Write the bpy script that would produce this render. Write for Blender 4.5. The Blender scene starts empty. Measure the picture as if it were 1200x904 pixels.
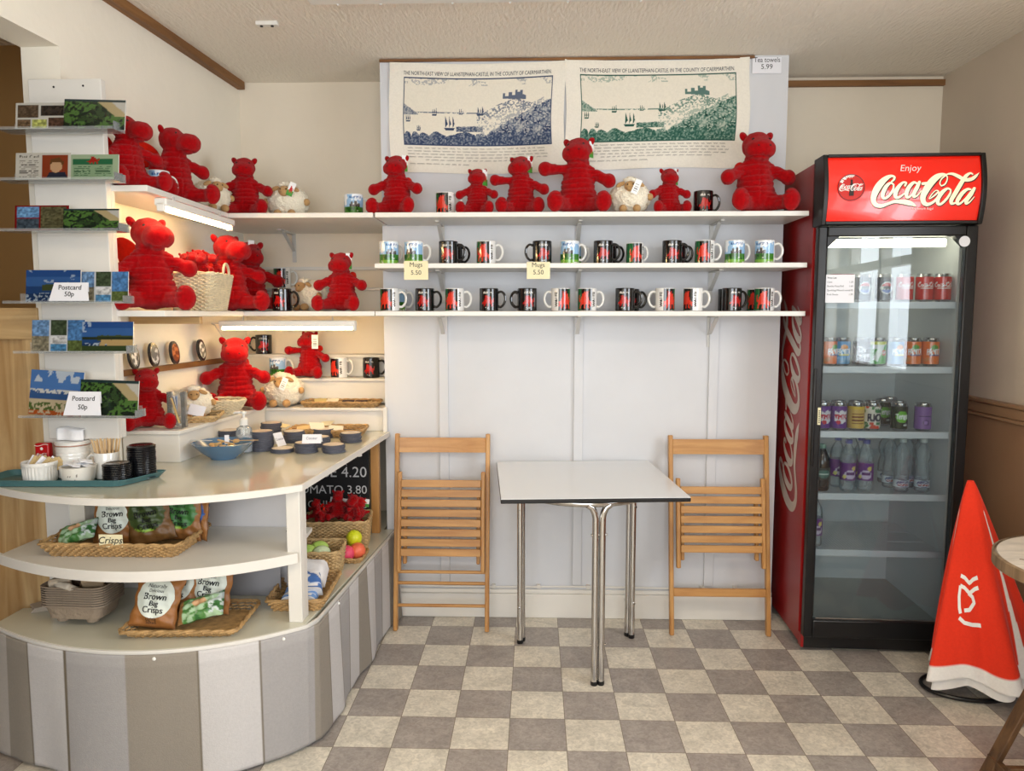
import bpy, bmesh, math, random
import numpy as np
from mathutils import Vector, Matrix, noise
random.seed(4); rng = np.random.default_rng(7)
PI = math.pi
SC = bpy.context.scene; COL = SC.collection

# ------------------------------------------------------------------ camera
EYE = Vector((0, 0, 1.42)); FPX = 880.0
PITCH = math.atan(84/FPX); YAW = math.atan(27/FPX)
cd = bpy.data.cameras.new('camera'); cam = bpy.data.objects.new('camera', cd); COL.objects.link(cam)
cd.sensor_width = 36; cd.sensor_fit = 'HORIZONTAL'; cd.lens = FPX/1200*36; cd.clip_start = .02
cam.location = EYE; cam.rotation_euler = (PI/2-PITCH, 0, YAW); SC.camera = cam
CR = cam.rotation_euler.to_matrix()
def ray(px, py): return CR @ Vector(((px-600)/FPX, -(py-452)/FPX, -1))
def atZ(px, py, z): d = ray(px, py); return EYE + d*((z-EYE.z)/d.z)
def atY(px, py, y): d = ray(px, py); return EYE + d*(y/d.y)

# ------------------------------------------------------------------ light
SC.view_settings.view_transform = 'Standard'; SC.view_settings.look = 'None'
SC.view_settings.exposure = 0.0; SC.view_settings.gamma = 1; SC.view_settings.use_curve_mapping = False
w = bpy.data.worlds.new('world'); SC.world = w; w.use_nodes = True
bg = w.node_tree.nodes['Background']; bg.inputs[0].default_value = (.72, .82, 1, 1); bg.inputs[1].default_value = .9
def area(name, loc, rot, sx, sy, e, col):
    l = bpy.data.lights.new(name, 'AREA'); l.shape = 'RECTANGLE'; l.size = sx; l.size_y = sy; l.energy = e; l.color = col
    o = bpy.data.objects.new(name, l); o.location = loc; o.rotation_euler = rot; COL.objects.link(o); return o
area('rear_window_daylight', (-.15, -1.97, 1.55), (PI/2+.10, 0, 0), 2.5, 1.4, 80, (.88, .94, 1))
area('side_window_daylight', (2.12, 1.15, 1.62), (PI/2, 0, PI/2), 1.5, 1.15, 60, (.88, .94, 1))
area('added_warm_fill', (0, .5, 2.44), (0, 0, 0), 1.2, .2, 20, (1, .80, .55))  # added fill light to warm the upper room, no fitting belongs to it

# ------------------------------------------------------------------ mesh gatherer
class G:
    def __init__(s): s.v = []; s.f = []; s.c = []; s.n = 0; s.hascol = False
    def add(s, v, f, c=None):
        o = len(s.v); s.v += [tuple(p) for p in v]; s.f += [tuple(i+o for i in q) for q in f]
        if c is not None: s.hascol = True; s.c += ([tuple(c)]*len(v) if not hasattr(c[0], '__len__') else [tuple(x) for x in c])
        else: s.c += [(1, 1, 1)]*len(v)
        return s
    def box(s, x0, x1, y0, y1, z0, z1, M=None, c=None):
        v = [Vector((x, y, z)) for x in (x0, x1) for y in (y0, y1) for z in (z0, z1)]
        if M is not None: v = [M @ p for p in v]
        return s.add(v, [(0, 1, 3, 2), (4, 6, 7, 5), (0, 4, 5, 1), (2, 3, 7, 6), (0, 2, 6, 4), (1, 5, 7, 3)], c)
    def beam(s, a, b, w, t, up=(0, 0, 1), c=None):
        a = Vector(a); b = Vector(b); d = (b-a); L = d.length; d.normalize()
        x = d.cross(Vector(up)).normalized(); y = x.cross(d)
        M = Matrix((( x.x, d.x, y.x, a.x), (x.y, d.y, y.y, a.y), (x.z, d.z, y.z, a.z), (0, 0, 0, 1)))
        return s.box(-w/2, w/2, 0, L, -t/2, t/2, M, c)
    def prism(s, poly, z0, z1, c=None):
        n = len(poly); v = [(p[0], p[1], z0) for p in poly]+[(p[0], p[1], z1) for p in poly]
        return s.add(v, [tuple(range(n))[::-1], tuple(range(n, 2*n))]+[(i, (i+1) % n, n+(i+1) % n, n+i) for i in range(n)], c)
    def tube(s, pts, r, seg=8, closed=False, c=None, caps=True):
        P = [Vector(p) for p in pts]; n = len(P); R = r if hasattr(r, '__len__') else [r]*n
        v = []; f = []; T = []
        for i in range(n):
            a = P[(i-1) % n] if (closed or i) else P[0]; b = P[(i+1) % n] if (closed or i < n-1) else P[-1]
            T.append((b-a).normalized())
        u = T[0].orthogonal().normalized()
        for i in range(n):
            u = (u-T[i]*u.dot(T[i])).normalized(); w_ = T[i].cross(u)
            for k in range(seg):
                a = 2*PI*k/seg; v.append(P[i]+(u*math.cos(a)+w_*math.sin(a))*R[i])
        for i in range(n if closed else n-1):
            j = (i+1) % n
            for k in range(seg): l = (k+1) % seg; f.append((i*seg+k, i*seg+l, j*seg+l, j*seg+k))
        if not closed and caps: f.append(tuple(range(seg))[::-1]); f.append(tuple((n-1)*seg+k for k in range(seg)))
        return s.add(v, f, c)
    def lathe(s, prof, seg=24, o=(0, 0, 0), sx=1, sy=1, c=None, close=True):
        v = []; f = []; n = len(prof)
        for r, z in prof:
            for k in range(seg):
                a = 2*PI*k/seg; v.append((o[0]+r*math.cos(a)*sx, o[1]+r*math.sin(a)*sy, o[2]+z))
        for i in range(n-1):
            for k in range(seg): l = (k+1) % seg; f.append((i*seg+k, i*seg+l, (i+1)*seg+l, (i+1)*seg+k))
        if close:
            if prof[0][0] > 1e-6: f.append(tuple(range(seg))[::-1])
            if prof[-1][0] > 1e-6: f.append(tuple((n-1)*seg+k for k in range(seg)))
        return s.add(v, f, c)
    def ell(s, o, r, M=None, seg=20, rings=12, c=None):
        v = []; f = []
        for i in range(rings+1):
            t = PI*i/rings
            for k in range(seg):
                a = 2*PI*k/seg; p = Vector((r[0]*math.sin(t)*math.cos(a), r[1]*math.sin(t)*math.sin(a), -r[2]*math.cos(t)))
                if M is not None: p = M @ p
                v.append(p+Vector(o))
        for i in range(rings):
            for k in range(seg): l = (k+1) % seg; f.append((i*seg+k, i*seg+l, (i+1)*seg+l, (i+1)*seg+k))
        return s.add(v, f, c)
    def grid(s, nu, nv, fn, im=None, flip=False, c=None, uv=None):
        v = []; cc = []; f = []
        for j in range(nv+1):
            for i in range(nu+1):
                u = i/nu; t = j/nv; v.append(fn(u, t))
                if im is not None: cc.append(samp(im, *(uv(u, t) if uv else (u, t))))
        for j in range(nv):
            for i in range(nu):
                a = j*(nu+1)+i; q = (a, a+1, a+nu+2, a+nu+1); f.append(q[::-1] if flip else q)
        return s.add(v, f, cc if im is not None else c)
    def text(s, st, size, fn, align='C', bold=0., shear=0., c=None, maxw=None, spacing=1.):
        V, F = textmesh(st, bold, shear, spacing)
        x0 = V[:, 0].min(); x1 = V[:, 0].max(); k = size
        if maxw and (x1-x0)*k > maxw: kx = maxw/(x1-x0)
        else: kx = k
        off = {'C': -(x0+x1)/2, 'L': -x0, 'R': -x1}[align]
        return s.add([fn((p[0]+off)*kx, p[1]*k) for p in V], F, c)
    def mesh(s, name):
        m = bpy.data.meshes.new(name); m.from_pydata(s.v, [], s.f)
        if s.hascol:
            a = m.color_attributes.new('Col', 'FLOAT_COLOR', 'POINT')
            arr = np.ones((len(s.v), 4), np.float32); arr[:, :3] = lin(np.array(s.c)); a.data.foreach_set('color', arr.ravel())
        m.validate(); bm = bmesh.new(); bm.from_mesh(m)
        if len(bm.faces) and not getattr(s, 'keepn', False): bmesh.ops.recalc_face_normals(bm, faces=bm.faces)
        bm.to_mesh(m); bm.free()
        m.polygons.foreach_set('use_smooth', [True]*len(m.polygons)); m.set_sharp_from_angle(angle=math.radians(38)); return m

def lin(c):
    c = np.asarray(c, float); return np.where(c <= .04045, c/12.92, ((c+.055)/1.055)**2.4)
def rgb(*c): return tuple(float(x) for x in lin(np.array(c)/255.))+(1,)

_tm = {}
def textmesh(st, bold=0., shear=0., spacing=1.):
    k = (st, bold, shear, spacing)
    if k in _tm: return _tm[k]
    cu = bpy.data.curves.new('t', 'FONT'); cu.body = st; cu.size = 1; cu.offset = bold; cu.shear = shear; cu.resolution_u = 3; cu.space_character = spacing
    o = bpy.data.objects.new('t', cu); COL.objects.link(o); bpy.context.view_layer.update()
    m = bpy.data.meshes.new_from_object(o.evaluated_get(bpy.context.evaluated_depsgraph_get()))
    V = np.array([tuple(v.co)[:2] for v in m.vertices]) if len(m.vertices) else np.zeros((1, 2))
    F = [tuple(p.vertices) for p in m.polygons]
    bpy.data.objects.remove(o); bpy.data.curves.remove(cu); bpy.data.meshes.remove(m)
    _tm[k] = (V, F); return _tm[k]

# ------------------------------------------------------------------ tiny raster for printed surfaces
def img(w_, h_, c): a = np.zeros((h_, w_, 3)); a[:] = np.array(c)/255.; return a
def samp(im, u, v):
    h_, w_ = im.shape[:2]; return im[min(h_-1, max(0, int(v*h_))), min(w_-1, max(0, int(u*w_)))]
def uvg(im):
    h_, w_ = im.shape[:2]; return np.meshgrid((np.arange(w_)+.5)/w_, (np.arange(h_)+.5)/h_)
def inpoly(U, V, P):
    r = np.zeros(U.shape, bool); n = len(P)
    for i in range(n):
        x0, y0 = P[i]; x1, y1 = P[(i+1) % n]
        if y0 == y1: continue
        r ^= ((y0 > V) != (y1 > V)) & (U < (x1-x0)*(V-y0)/(y1-y0)+x0)
    return r
def poly(im, P, c, m=None):
    U, V = uvg(im); k = inpoly(U, V, P)
    if m is not None: k &= m
    im[k] = np.array(c)/255.; return k
def rect(im, x0, y0, x1, y1, c): return poly(im, [(x0, y0), (x1, y0), (x1, y1), (x0, y1)], c)
def disc(im, x, y, rx, ry, c):
    U, V = uvg(im); k = ((U-x)/rx)**2+((V-y)/ry)**2 < 1; im[k] = np.array(c)/255.; return k
def rtext(im, st, x, y, s, c, maxw=None, rot=False, bold=.02, sc=None):
    """text centred on x,y; s = height of a capital as share of image height"""
    V, F = textmesh(st, bold); V = V-(V.min(0)+V.max(0))/2; h_, w_ = im.shape[:2]; asp = h_/w_
    k = s/.7; X = V[:, 0]*k*(asp if sc is None else sc); Y = V[:, 1]*k
    if maxw and not rot and X.max()-X.min() > maxw: X = X*maxw/(X.max()-X.min())
    if rot: X, Y = -V[:, 1]*k*(asp if sc is None else sc), V[:, 0]*k
    if rot and maxw and Y.max()-Y.min() > maxw: Y = Y*maxw/(Y.max()-Y.min())
    U, W = uvg(im); m = np.zeros(U.shape, bool)
    for f in F: m ^= inpoly(U, W, [(x+X[i], y+Y[i]) for i in f])
    im[m] = np.array(c)/255.
def vn(h_, w_, s, seed=0, octv=4):
    r = np.random.default_rng(seed); out = np.zeros((h_, w_)); amp = 1; tot = 0
    for o in range(octv):
        gh = max(2, int(h_/s)+2); gw = max(2, int(w_/s)+2); g = r.random((gh, gw))
        yy = np.linspace(0, gh-1.001, h_); xx = np.linspace(0, gw-1.001, w_); yi = yy.astype(int); xi = xx.astype(int)
        fy = (yy-yi)[:, None]; fx = (xx-xi)[None]; fy = fy*fy*(3-2*fy); fx = fx*fx*(3-2*fx)
        a = g[yi][:, xi]; b = g[yi][:, xi+1]; c = g[yi+1][:, xi]; d = g[yi+1][:, xi+1]
        out += amp*((a*(1-fx)+b*fx)*(1-fy)+(c*(1-fx)+d*fx)*fy); tot += amp; amp *= .5; s = max(1, s/2)
    return out/tot

# ------------------------------------------------------------------ materials
MT = {}
def mat(name, c, rough=.5, metal=0, bump=0, bscale=40, var=0, vscale=6, spec=.5, coat=0, sheen=0, emit=None, kind=None, trans=None, stretch=(1, 1, 1)):
    if name in MT: return MT[name]
    m = bpy.data.materials.new(name); m.use_nodes = True; nt = m.node_tree; N = nt.nodes; L = nt.links
    b = N['Principled BSDF']; b.inputs['Roughness'].default_value = rough; b.inputs['Metallic'].default_value = metal
    b.inputs['Specular IOR Level'].default_value = spec; b.inputs['Coat Weight'].default_value = coat
    b.inputs['Sheen Weight'].default_value = sheen; b.inputs['Sheen Roughness'].default_value = .4
    col = None
    if c == 'col':
        a = N.new('ShaderNodeAttribute'); a.attribute_name = 'Col'; col = a.outputs['Color']
    else: b.inputs['Base Color'].default_value = rgb(*c)
    tc = N.new('ShaderNodeTexCoord'); mp = N.new('ShaderNodeMapping'); L.new(tc.outputs['Object'], mp.inputs[0]); mp.inputs['Scale'].default_value = stretch
    if var:
        n = N.new('ShaderNodeTexNoise'); n.inputs['Scale'].default_value = vscale; n.inputs['Detail'].default_value = 5; L.new(mp.outputs[0], n.inputs['Vector'])
        r = N.new('ShaderNodeMapRange'); r.inputs[1].default_value = .3; r.inputs[2].default_value = .7; r.inputs[3].default_value = 1-var; r.inputs[4].default_value = 1+var*.4; L.new(n.outputs['Fac'], r.inputs[0])
        mx = N.new('ShaderNodeMix'); mx.data_type = 'RGBA'; mx.blend_type = 'MULTIPLY'; mx.inputs[0].default_value = 1
        if col is not None: L.new(col, mx.inputs[6])
        else: mx.inputs[6].default_value = rgb(*c)
        L.new(r.outputs[0], mx.inputs[7]); col = mx.outputs[2]
    if col is not None: L.new(col, b.inputs['Base Color'])
    if bump:
        n = N.new('ShaderNodeTexNoise'); n.inputs['Scale'].default_value = bscale; n.inputs['Detail'].default_value = 4; L.new(mp.outputs[0], n.inputs['Vector'])
        bp = N.new('ShaderNodeBump'); bp.inputs['Strength'].default_value = bump; bp.inputs['Distance'].default_value = .01; L.new(n.outputs['Fac'], bp.inputs['Height']); L.new(bp.outputs[0], b.inputs['Normal'])
    if emit: b.inputs['Emission Color'].default_value = rgb(*emit[0]); b.inputs['Emission Strength'].default_value = emit[1]
    if trans is not None:      # thin clear sheet: see-through with a real reflection
        out = N['Material Output']; t = N.new('ShaderNodeBsdfTransparent'); t.inputs[0].default_value = rgb(*trans[1])
        g = N.new('ShaderNodeBsdfGlossy'); g.inputs['Roughness'].default_value = rough; fr = N.new('ShaderNodeFresnel'); fr.inputs[0].default_value = trans[2] if len(trans) > 2 else 1.5
        mx = N.new('ShaderNodeMixShader'); L.new(fr.outputs[0], mx.inputs[0]); L.new(t.outputs[0], mx.inputs[1]); L.new(g.outputs[0], mx.inputs[2])
        m2 = N.new('ShaderNodeMixShader'); m2.inputs[0].default_value = trans[0]; L.new(mx.outputs[0], m2.inputs[1]); L.new(b.outputs[0], m2.inputs[2]); L.new(m2.outputs[0], out.inputs[0])
    m['tc'] = 1; MT[name] = m; return m

def wood(name, c1, c2, rough=.45, scale=1, axis='Z'):
    if name in MT: return MT[name]
    m = mat(name, c1, rough, bump=.08, bscale=60, coat=.0); nt = m.node_tree; N = nt.nodes; L = nt.links; b = N['Principled BSDF']
    tc = N.new('ShaderNodeTexCoord'); mp = N.new('ShaderNodeMapping'); L.new(tc.outputs['Object'], mp.inputs[0])
    s = [22*scale]*3; s['XYZ'.index(axis)] = 1.6*scale; mp.inputs['Scale'].default_value = s
    n = N.new('ShaderNodeTexNoise'); n.inputs['Scale'].default_value = 1.6; n.inputs['Detail'].default_value = 7; n.inputs['Distortion'].default_value = .7; L.new(mp.outputs[0], n.inputs['Vector'])
    cr = N.new('ShaderNodeValToRGB'); cr.color_ramp.elements[0].position = .33; cr.color_ramp.elements[1].position = .66
    cr.color_ramp.elements[0].color = rgb(*c2); cr.color_ramp.elements[1].color = rgb(*c1); L.new(n.outputs['Fac'], cr.inputs[0]); L.new(cr.outputs[0], b.inputs['Base Color']); return m

PAINT = mat('white_paint', (226, 222, 214), .45, bump=.04, bscale=30, var=.05, vscale=5)
SHELFP = mat('shelf_paint', (232, 229, 222), .35, bump=.02, bscale=30, var=.03)
CREAM = mat('cream_plaster', (247, 240, 224), .7, bump=.18, bscale=22, var=.05, vscale=2)
ALC = mat('alcove_plaster', (236, 224, 204), .7, bump=.15, bscale=22, var=.05, vscale=2)
PANEL = mat('panel_paint', (214, 215, 218), .42, bump=.1, bscale=14, var=.05, vscale=3)
PRINT = mat('print_matt', 'col', .55); GLOSSP = mat('print_gloss', 'col', .22, coat=.3); CERAM = mat('mug_glaze', 'col', .12, coat=.5)
CLOTHP = mat('print_cloth', 'col', .9, bump=.16, bscale=260, sheen=.1, var=.05, vscale=120)
WHITEC = mat('white_ceramic', (232, 230, 224), .12, coat=.4); BLACKC = mat('black_ceramic', (12, 12, 13), .12, coat=.5)
RED = mat('red_plush', (178, 5, 14), .95, bump=.6, bscale=190, var=.25, vscale=32, sheen=.12, spec=.1)
REDW = mat('red_wing_cloth', (214, 30, 12), .9, bump=.4, bscale=120, var=.15, vscale=30, sheen=.2, spec=.1)
WOOL = mat('cream_wool', (252, 242, 220), .95, bump=.35, bscale=120, var=.14, vscale=60, sheen=.15, spec=.1)
TAN = mat('tan_plush', (204, 162, 110), .95, bump=.5, bscale=150, var=.15, vscale=50, sheen=.15, spec=.1)
EYE_M = mat('eye_black', (10, 8, 8), .1); INK = mat('ink_black', (24, 24, 26), .6); WHITE_INK = mat('ink_white', (240, 238, 230), .5)
PAPER = mat('white_paper', (235, 235, 240), .7); CREAMPAPER = mat('cream_paper', (238, 228, 188), .7)
CHROME = mat('chrome', (205, 203, 200), .16, metal=1); STEEL = mat('painted_steel', (205, 203, 198), .4)
BLACKP = mat('black_plastic', (14, 14, 16), .35, bump=.03, bscale=300); COKE = mat('red_vinyl', (150, 16, 16), .3, var=.1, vscale=9)
BEECH = wood('beech_upright', (200, 150, 88), (176, 122, 64), .4); BEECHX = wood('beech_slat', (200, 150, 88), (176, 122, 64), .4, axis='X')
PINE = wood('stripped_pine', (212, 180, 130), (170, 130, 80), .6, .6); PINEX = wood('stripped_pine_rail', (212, 180, 130), (170, 130, 80), .6, .6, 'X')
DARKW = wood('dark_wood', (104, 74, 44), (70, 46, 26), .5); BATT = wood('brown_batten', (142, 98, 52), (110, 72, 36), .6, axis='Y'); BATTX = wood('brown_batten_cross', (142, 98, 52), (110, 72, 36), .6, axis='X')
WICK = mat('wicker', (206, 174, 124), .6, bump=.3, bscale=160, var=.35, vscale=45); WICKD = mat('wicker_brown', (190, 152, 100), .6, bump=.3, bscale=160, var=.4, vscale=45)
WICKW = mat('wicker_pale', (222, 208, 176), .6, bump=.3, bscale=160, var=.2, vscale=45)
CLEAR = mat('clear_acrylic', (235, 240, 240), .04, trans=(.13, (252, 253, 253), 1.2)); GLASS = mat('door_glass', (200, 215, 225), .01, trans=(.012, (236, 240, 240)))
KRAFT = mat('kraft_bag', (158, 104, 54), .5, bump=.5, bscale=26, var=.15, vscale=18); TUBE_M = mat('lit_tube', (255, 240, 205), .4, emit=((255, 216, 150), 50))

# ------------------------------------------------------------------ object helpers
def link(name, me, parent=None, loc=(0, 0, 0), rot=(0, 0, 0)):
    o = bpy.data.objects.new(name, me); COL.objects.link(o); o.location = loc; o.rotation_euler = rot
    if parent is not None: o.parent = parent
    return o
def tag(o, label, cat, group=None):
    o['label'] = label; o['category'] = cat
    if group: o['group'] = group
    return o
def thing(name, label, cat, loc=(0, 0, 0), rz=0, group=None, scale=1):
    o = link(name, None, None, loc, (0, 0, rz)); o.empty_display_size = .05; o.scale = (scale,)*3; return tag(o, label, cat, group)
def part(name, g, m, parent, label=None, bevel=0, loc=(0, 0, 0), rot=(0, 0, 0)):
    me = g.mesh(name) if isinstance(g, G) else g
    if m is not None: me.materials.append(m)
    o = link(name, me, parent, loc, rot)
    if label: o['label'] = label
    if bevel: b = o.modifiers.new('bevel', 'BEVEL'); b.width = bevel; b.segments = 2; b.limit_method = 'ANGLE'; b.angle_limit = .7
    return o
def solo(name, g, m, label, cat, loc=(0, 0, 0), rz=0, group=None, bevel=0):
    return tag(part(name, g, m, None, None, bevel, loc, (0, 0, rz)), label, cat, group)
def struct(name, g, m, parent=None, bevel=0):
    o = part(name, g, m, parent, None, bevel)
    if parent is None: o['kind'] = 'structure'
    return o
def dup(o, label=None, loc=None, rz=None, scale=None, parent=None, group=None):
    c = o.copy(); COL.objects.link(c)
    if parent is not None: c.parent = parent
    for ch in list(o.children): dup(ch, parent=c)
    if label: c['label'] = label
    if group: c['group'] = group
    if loc is not None: c.location = loc
    if rz is not None: c.rotation_euler[2] = rz
    if scale is not None: c.scale = (scale,)*3
    return c
def Rz(a): return Matrix.Rotation(a, 4, 'Z')
def Rx(a): return Matrix.Rotation(a, 4, 'X')
def Ry(a): return Matrix.Rotation(a, 4, 'Y')
def T(*p): return Matrix.Translation(p)
ORD = ['first', 'second', 'third', 'fourth', 'fifth', 'sixth', 'seventh', 'eighth', 'ninth', 'tenth', 'eleventh', 'twelfth', 'thirteenth']

# ================================================================== STRUCTURE
ZC = 2.54; YB = 3.74; YP = 3.42; XR = 1.93
def XL(y): return -1.52+(y-2.44)*.056
LA = math.atan(.056)
# floor: vinyl squares
fm = mat('vinyl_floor', (190, 180, 160), .42, bump=.05, bscale=50, coat=.05); nt = fm.node_tree; N = nt.nodes; L = nt.links
tc = N.new('ShaderNodeTexCoord'); mp = N.new('ShaderNodeMapping'); L.new(tc.outputs['Object'], mp.inputs[0])
mp.inputs['Location'].default_value = (.277/.1925, -2.716/.1935, .5); mp.inputs['Scale'].default_value = (1/.1925, 1/.1935, 0)
ck = N.new('ShaderNodeTexChecker'); ck.inputs['Scale'].default_value = 1; ck.inputs['Color2'].default_value = rgb(226, 218, 202); ck.inputs['Color1'].default_value = rgb(170, 161, 154); L.new(mp.outputs[0], ck.inputs[0])
col = ck.outputs[0]
for sc_, d, lo, hi in ((7, 6, .84, 1.05), (60, 8, .80, 1.08)):
    n = N.new('ShaderNodeTexNoise'); n.inputs['Scale'].default_value = sc_; n.inputs['Detail'].default_value = d; n.inputs['Distortion'].default_value = 1.2; L.new(tc.outputs['Object'], n.inputs['Vector'])
    r = N.new('ShaderNodeMapRange'); r.inputs[1].default_value = .35; r.inputs[2].default_value = .65; r.inputs[3].default_value = lo; r.inputs[4].default_value = hi; L.new(n.outputs['Fac'], r.inputs[0])
    mx = N.new('ShaderNodeMix'); mx.data_type = 'RGBA'; mx.blend_type = 'MULTIPLY'; mx.inputs[0].default_value = 1; L.new(col, mx.inputs[6]); L.new(r.outputs[0], mx.inputs[7]); col = mx.outputs[2]
# thin seams
sx = N.new('ShaderNodeSeparateXYZ'); L.new(mp.outputs[0], sx.inputs[0]); ms = []
for k in (0, 1):
    f = N.new('ShaderNodeMath'); f.operation = 'PINGPONG'; f.inputs[1].default_value = .5; L.new(sx.outputs[k], f.inputs[0])
    g_ = N.new('ShaderNodeMath'); g_.operation = 'LESS_THAN'; g_.inputs[1].default_value = .006; L.new(f.outputs[0], g_.inputs[0]); ms.append(g_)
mm = N.new('ShaderNodeMath'); mm.operation = 'MAXIMUM'; L.new(ms[0].outputs[0], mm.inputs[0]); L.new(ms[1].outputs[0], mm.inputs[1])
mx = N.new('ShaderNodeMix'); mx.data_type = 'RGBA'; L.new(mm.outputs[0], mx.inputs[0]); L.new(col, mx.inputs[6]); mx.inputs[7].default_value = rgb(120, 108, 92)
L.new(mx.outputs[2], N['Principled BSDF'].inputs['Base Color'])
struct('floor', G().box(-3.2, XR+.1, -2.1, YB+.1, -.1, 0), fm)
cm = mat('artex_ceiling', (238, 230, 216), .8, bump=.75, bscale=26, stretch=(3.2, .9, 1))
struct('ceiling', G().box(-3.2, XR+.1, -2.1, YB+.1, ZC, ZC+.1), cm)
struct('wall_back', G().box(-1.75, XR+.1, YB, YB+.1, 0, ZC), ALC)
struct('wall_panel', G().box(-.69, 1.10, YP, YB, 0, ZC), PANEL)
def MW(): return T(-1.52, 2.44, 0) @ Rz(-LA)
struct('wall_left', G().box(-.13, 0, 0, 1.32, 0, ZC, MW()).box(-.13, 0, -4.6, 0, 2.27, ZC, MW()).box(-.13, 0, -4.6, -1.3, 0, 2.27, MW()), CREAM)
brown = mat('brown_far_wall', (172, 132, 78), .8)
struct('wall_beyond', G().box(-3.2, -1.66, 3.2, 3.3, 0, ZC).box(-3.3, -3.2, -2.1, 3.3, 0, ZC), brown)
# right wall with side window opening
g = G(); y0, y1, z0, z1 = .35, 1.95, 1.05, 2.2
g.box(XR, XR+.12, -2.1, y0, 0, ZC).box(XR, XR+.12, y1, YB, 0, ZC).box(XR, XR+.12, y0, y1, 0, z0).box(XR, XR+.12, y0, y1, z1, ZC)
RWALL = mat('right_wall_plaster', (204, 190, 172), .7, bump=.12, bscale=20, var=.08, vscale=2)
struct('wall_right', g, RWALL)
g = G()
for yy in (y0+.03, .88, 1.42, y1-.03): g.box(XR+.03, XR+.09, yy-.025, yy+.025, z0, z1)
for zz in (z0+.03, 1.72, z1-.03): g.box(XR+.03, XR+.09, y0, y1, zz-.025, zz+.025)
struct('window_1', g, PAINT)
# rear wall with broad window
x0, x1, z0, z1 = -1.4, 1.1, .85, 2.25
g = G().box(-3.2, x0, -2.2, -2.1, 0, ZC).box(x1, XR+.1, -2.2, -2.1, 0, ZC).box(x0, x1, -2.2, -2.1, 0, z0).box(x0, x1, -2.2, -2.1, z1, ZC)
struct('wall_rear', g, CREAM)
g = G()
for xx in (x0+.03, -.57, .27, x1-.03): g.box(xx-.03, xx+.03, -2.19, -2.12, z0, z1)
for zz in (z0+.03, z1-.03): g.box(x0, x1, -2.19, -2.12, zz-.03, zz+.03)
struct('window_2', g, PAINT)
# trims
struct('trim_1', G().box(0, .035, -4.4, 1.29, ZC-.035, ZC, MW()), BATT)
struct('trim_2', G().box(1.10, XR, YB-.02, YB, ZC-.045, ZC-.018), BATTX)
struct('trim_3', G().box(-.69, .95, YP-.010, YP, ZC-.014, ZC-.003), BATTX)
# dado on the right wall
DADO = mat('brown_gloss_dado', (150, 116, 88), .5, bump=.08, bscale=20, var=.12, vscale=3)
struct('trim_4', G().box(XR-.02, XR, -2.1, YB, 0, .99), DADO)
g = G(); g.box(XR-.035, XR, -2.1, YB, .985, 1.0); g.box(XR-.028, XR, -2.1, YB, 1.0, 1.045); g.box(XR-.04, XR, -2.1, YB, 1.045, 1.06)
struct('trim_5', g, mat('dado_rail', (158, 124, 94), .45, var=.1), bevel=.004)
# skirting on the panel and a thin pipe on it
g = G().box(-.69, 1.10, YP-.018, YP, 0, .115).box(-.69, 1.10, YP-.012, YP, .115, .135)
struct('baseboard_back', g, PAINT, bevel=.004)
g = G().tube([(x, YP-.015+.002*math.sin(x*3), .150+.002*math.sin(x*7)) for x in np.linspace(-.64, 1.08, 40)], .0045, 8)
for x in (-.19, .02, .25, .78, .93): g.box(x-.008, x+.008, YP-.022, YP, .143, .160)
struct('trim_6', g, PAINT)
struct('baseboard_right', G().box(1.10, XR, YB-.02, YB, 0, .13), PAINT)
# vertical battens on the panel
for i, px in enumerate((521, 677, 833)):
    X_ = atY(px, 530, YP).x
    o = struct('trim_%d' % (7+i), G().box(X_-.021, X_+.021, YP-.014, YP, .16, 1.43), PANEL, bevel=.002)
# doorway: stripped pine half door at the foot of the opening
o = struct('door_1', G().box(-2.05, -1.655, 2.47, 2.50, 0, 1.35).box(-1.705, -1.645, 2.45, 2.475, 0, 1.335), PINE)
part('door_rail', G().box(-2.05, -1.642, 2.44, 2.475, 1.335, 1.44), PINEX, o, bevel=.004)

# ================================================================== SHELVES
ZT = (1.835, 1.628, 1.431); YF = 3.12
def bracket(x, yw, z, depth):
    g = G().box(x-.008, x+.008, yw-depth, yw-.004, z-.006, z).box(x-.009, x+.009, yw-.006, yw-.0005, z-.14, z)
    g.beam((x, yw-depth*.72, z-.008), (x, yw-.006, z-.085), .003, .016, up=(1, 0, 0))
    for dz in (.03, .11): g.tube([(x, yw-.010, z-dz), (x, yw-.006, z-dz)], .004, 8)
    return g
x_br = [atY(px, 300, YP).x for px in (519, 677, 833)]
xe = 1.105
spec = [('long top shelf on the panel, red toys along it', ZT[0], -.66, 'white top wall shelf carrying the row of red plush toys'),
        ('', ZT[1], -.665, 'white middle wall shelf with two cream price tickets on its edge'),
        ('', ZT[2], -.665, 'white lowest long wall shelf above the table, full of mugs')]
for _, z, xa, lab in spec:
    s = solo('wall_shelf', G().box(xa, xe, YF, YP-.001, z-.02, z), SHELFP, lab, 'shelf', bevel=.002)
    for x in x_br: part('bracket', bracket(x, YP, z-.02, .2), STEEL, s, 'white steel shelf bracket')
for z, lab in ((ZT[0], 'white top shelf board in the alcove, below the cream wall'), (ZT[2], 'white lower shelf board in the alcove above the strip light')):
    s = solo('alcove_shelf', G().prism([(XL(YF)+.004, YF), (-.668, YF), (-.668, YP-.004), (-.694, YP-.004), (-.694, YB-.004), (XL(YB)+.004, YB-.004)], z-.02, z), SHELFP, lab, 'shelf', bevel=.002)
    if z == ZT[0]: part('bracket', bracket(atY(345, 290, YB).x, YB, z-.02, .22), STEEL, s, 'white steel shelf bracket')
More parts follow.
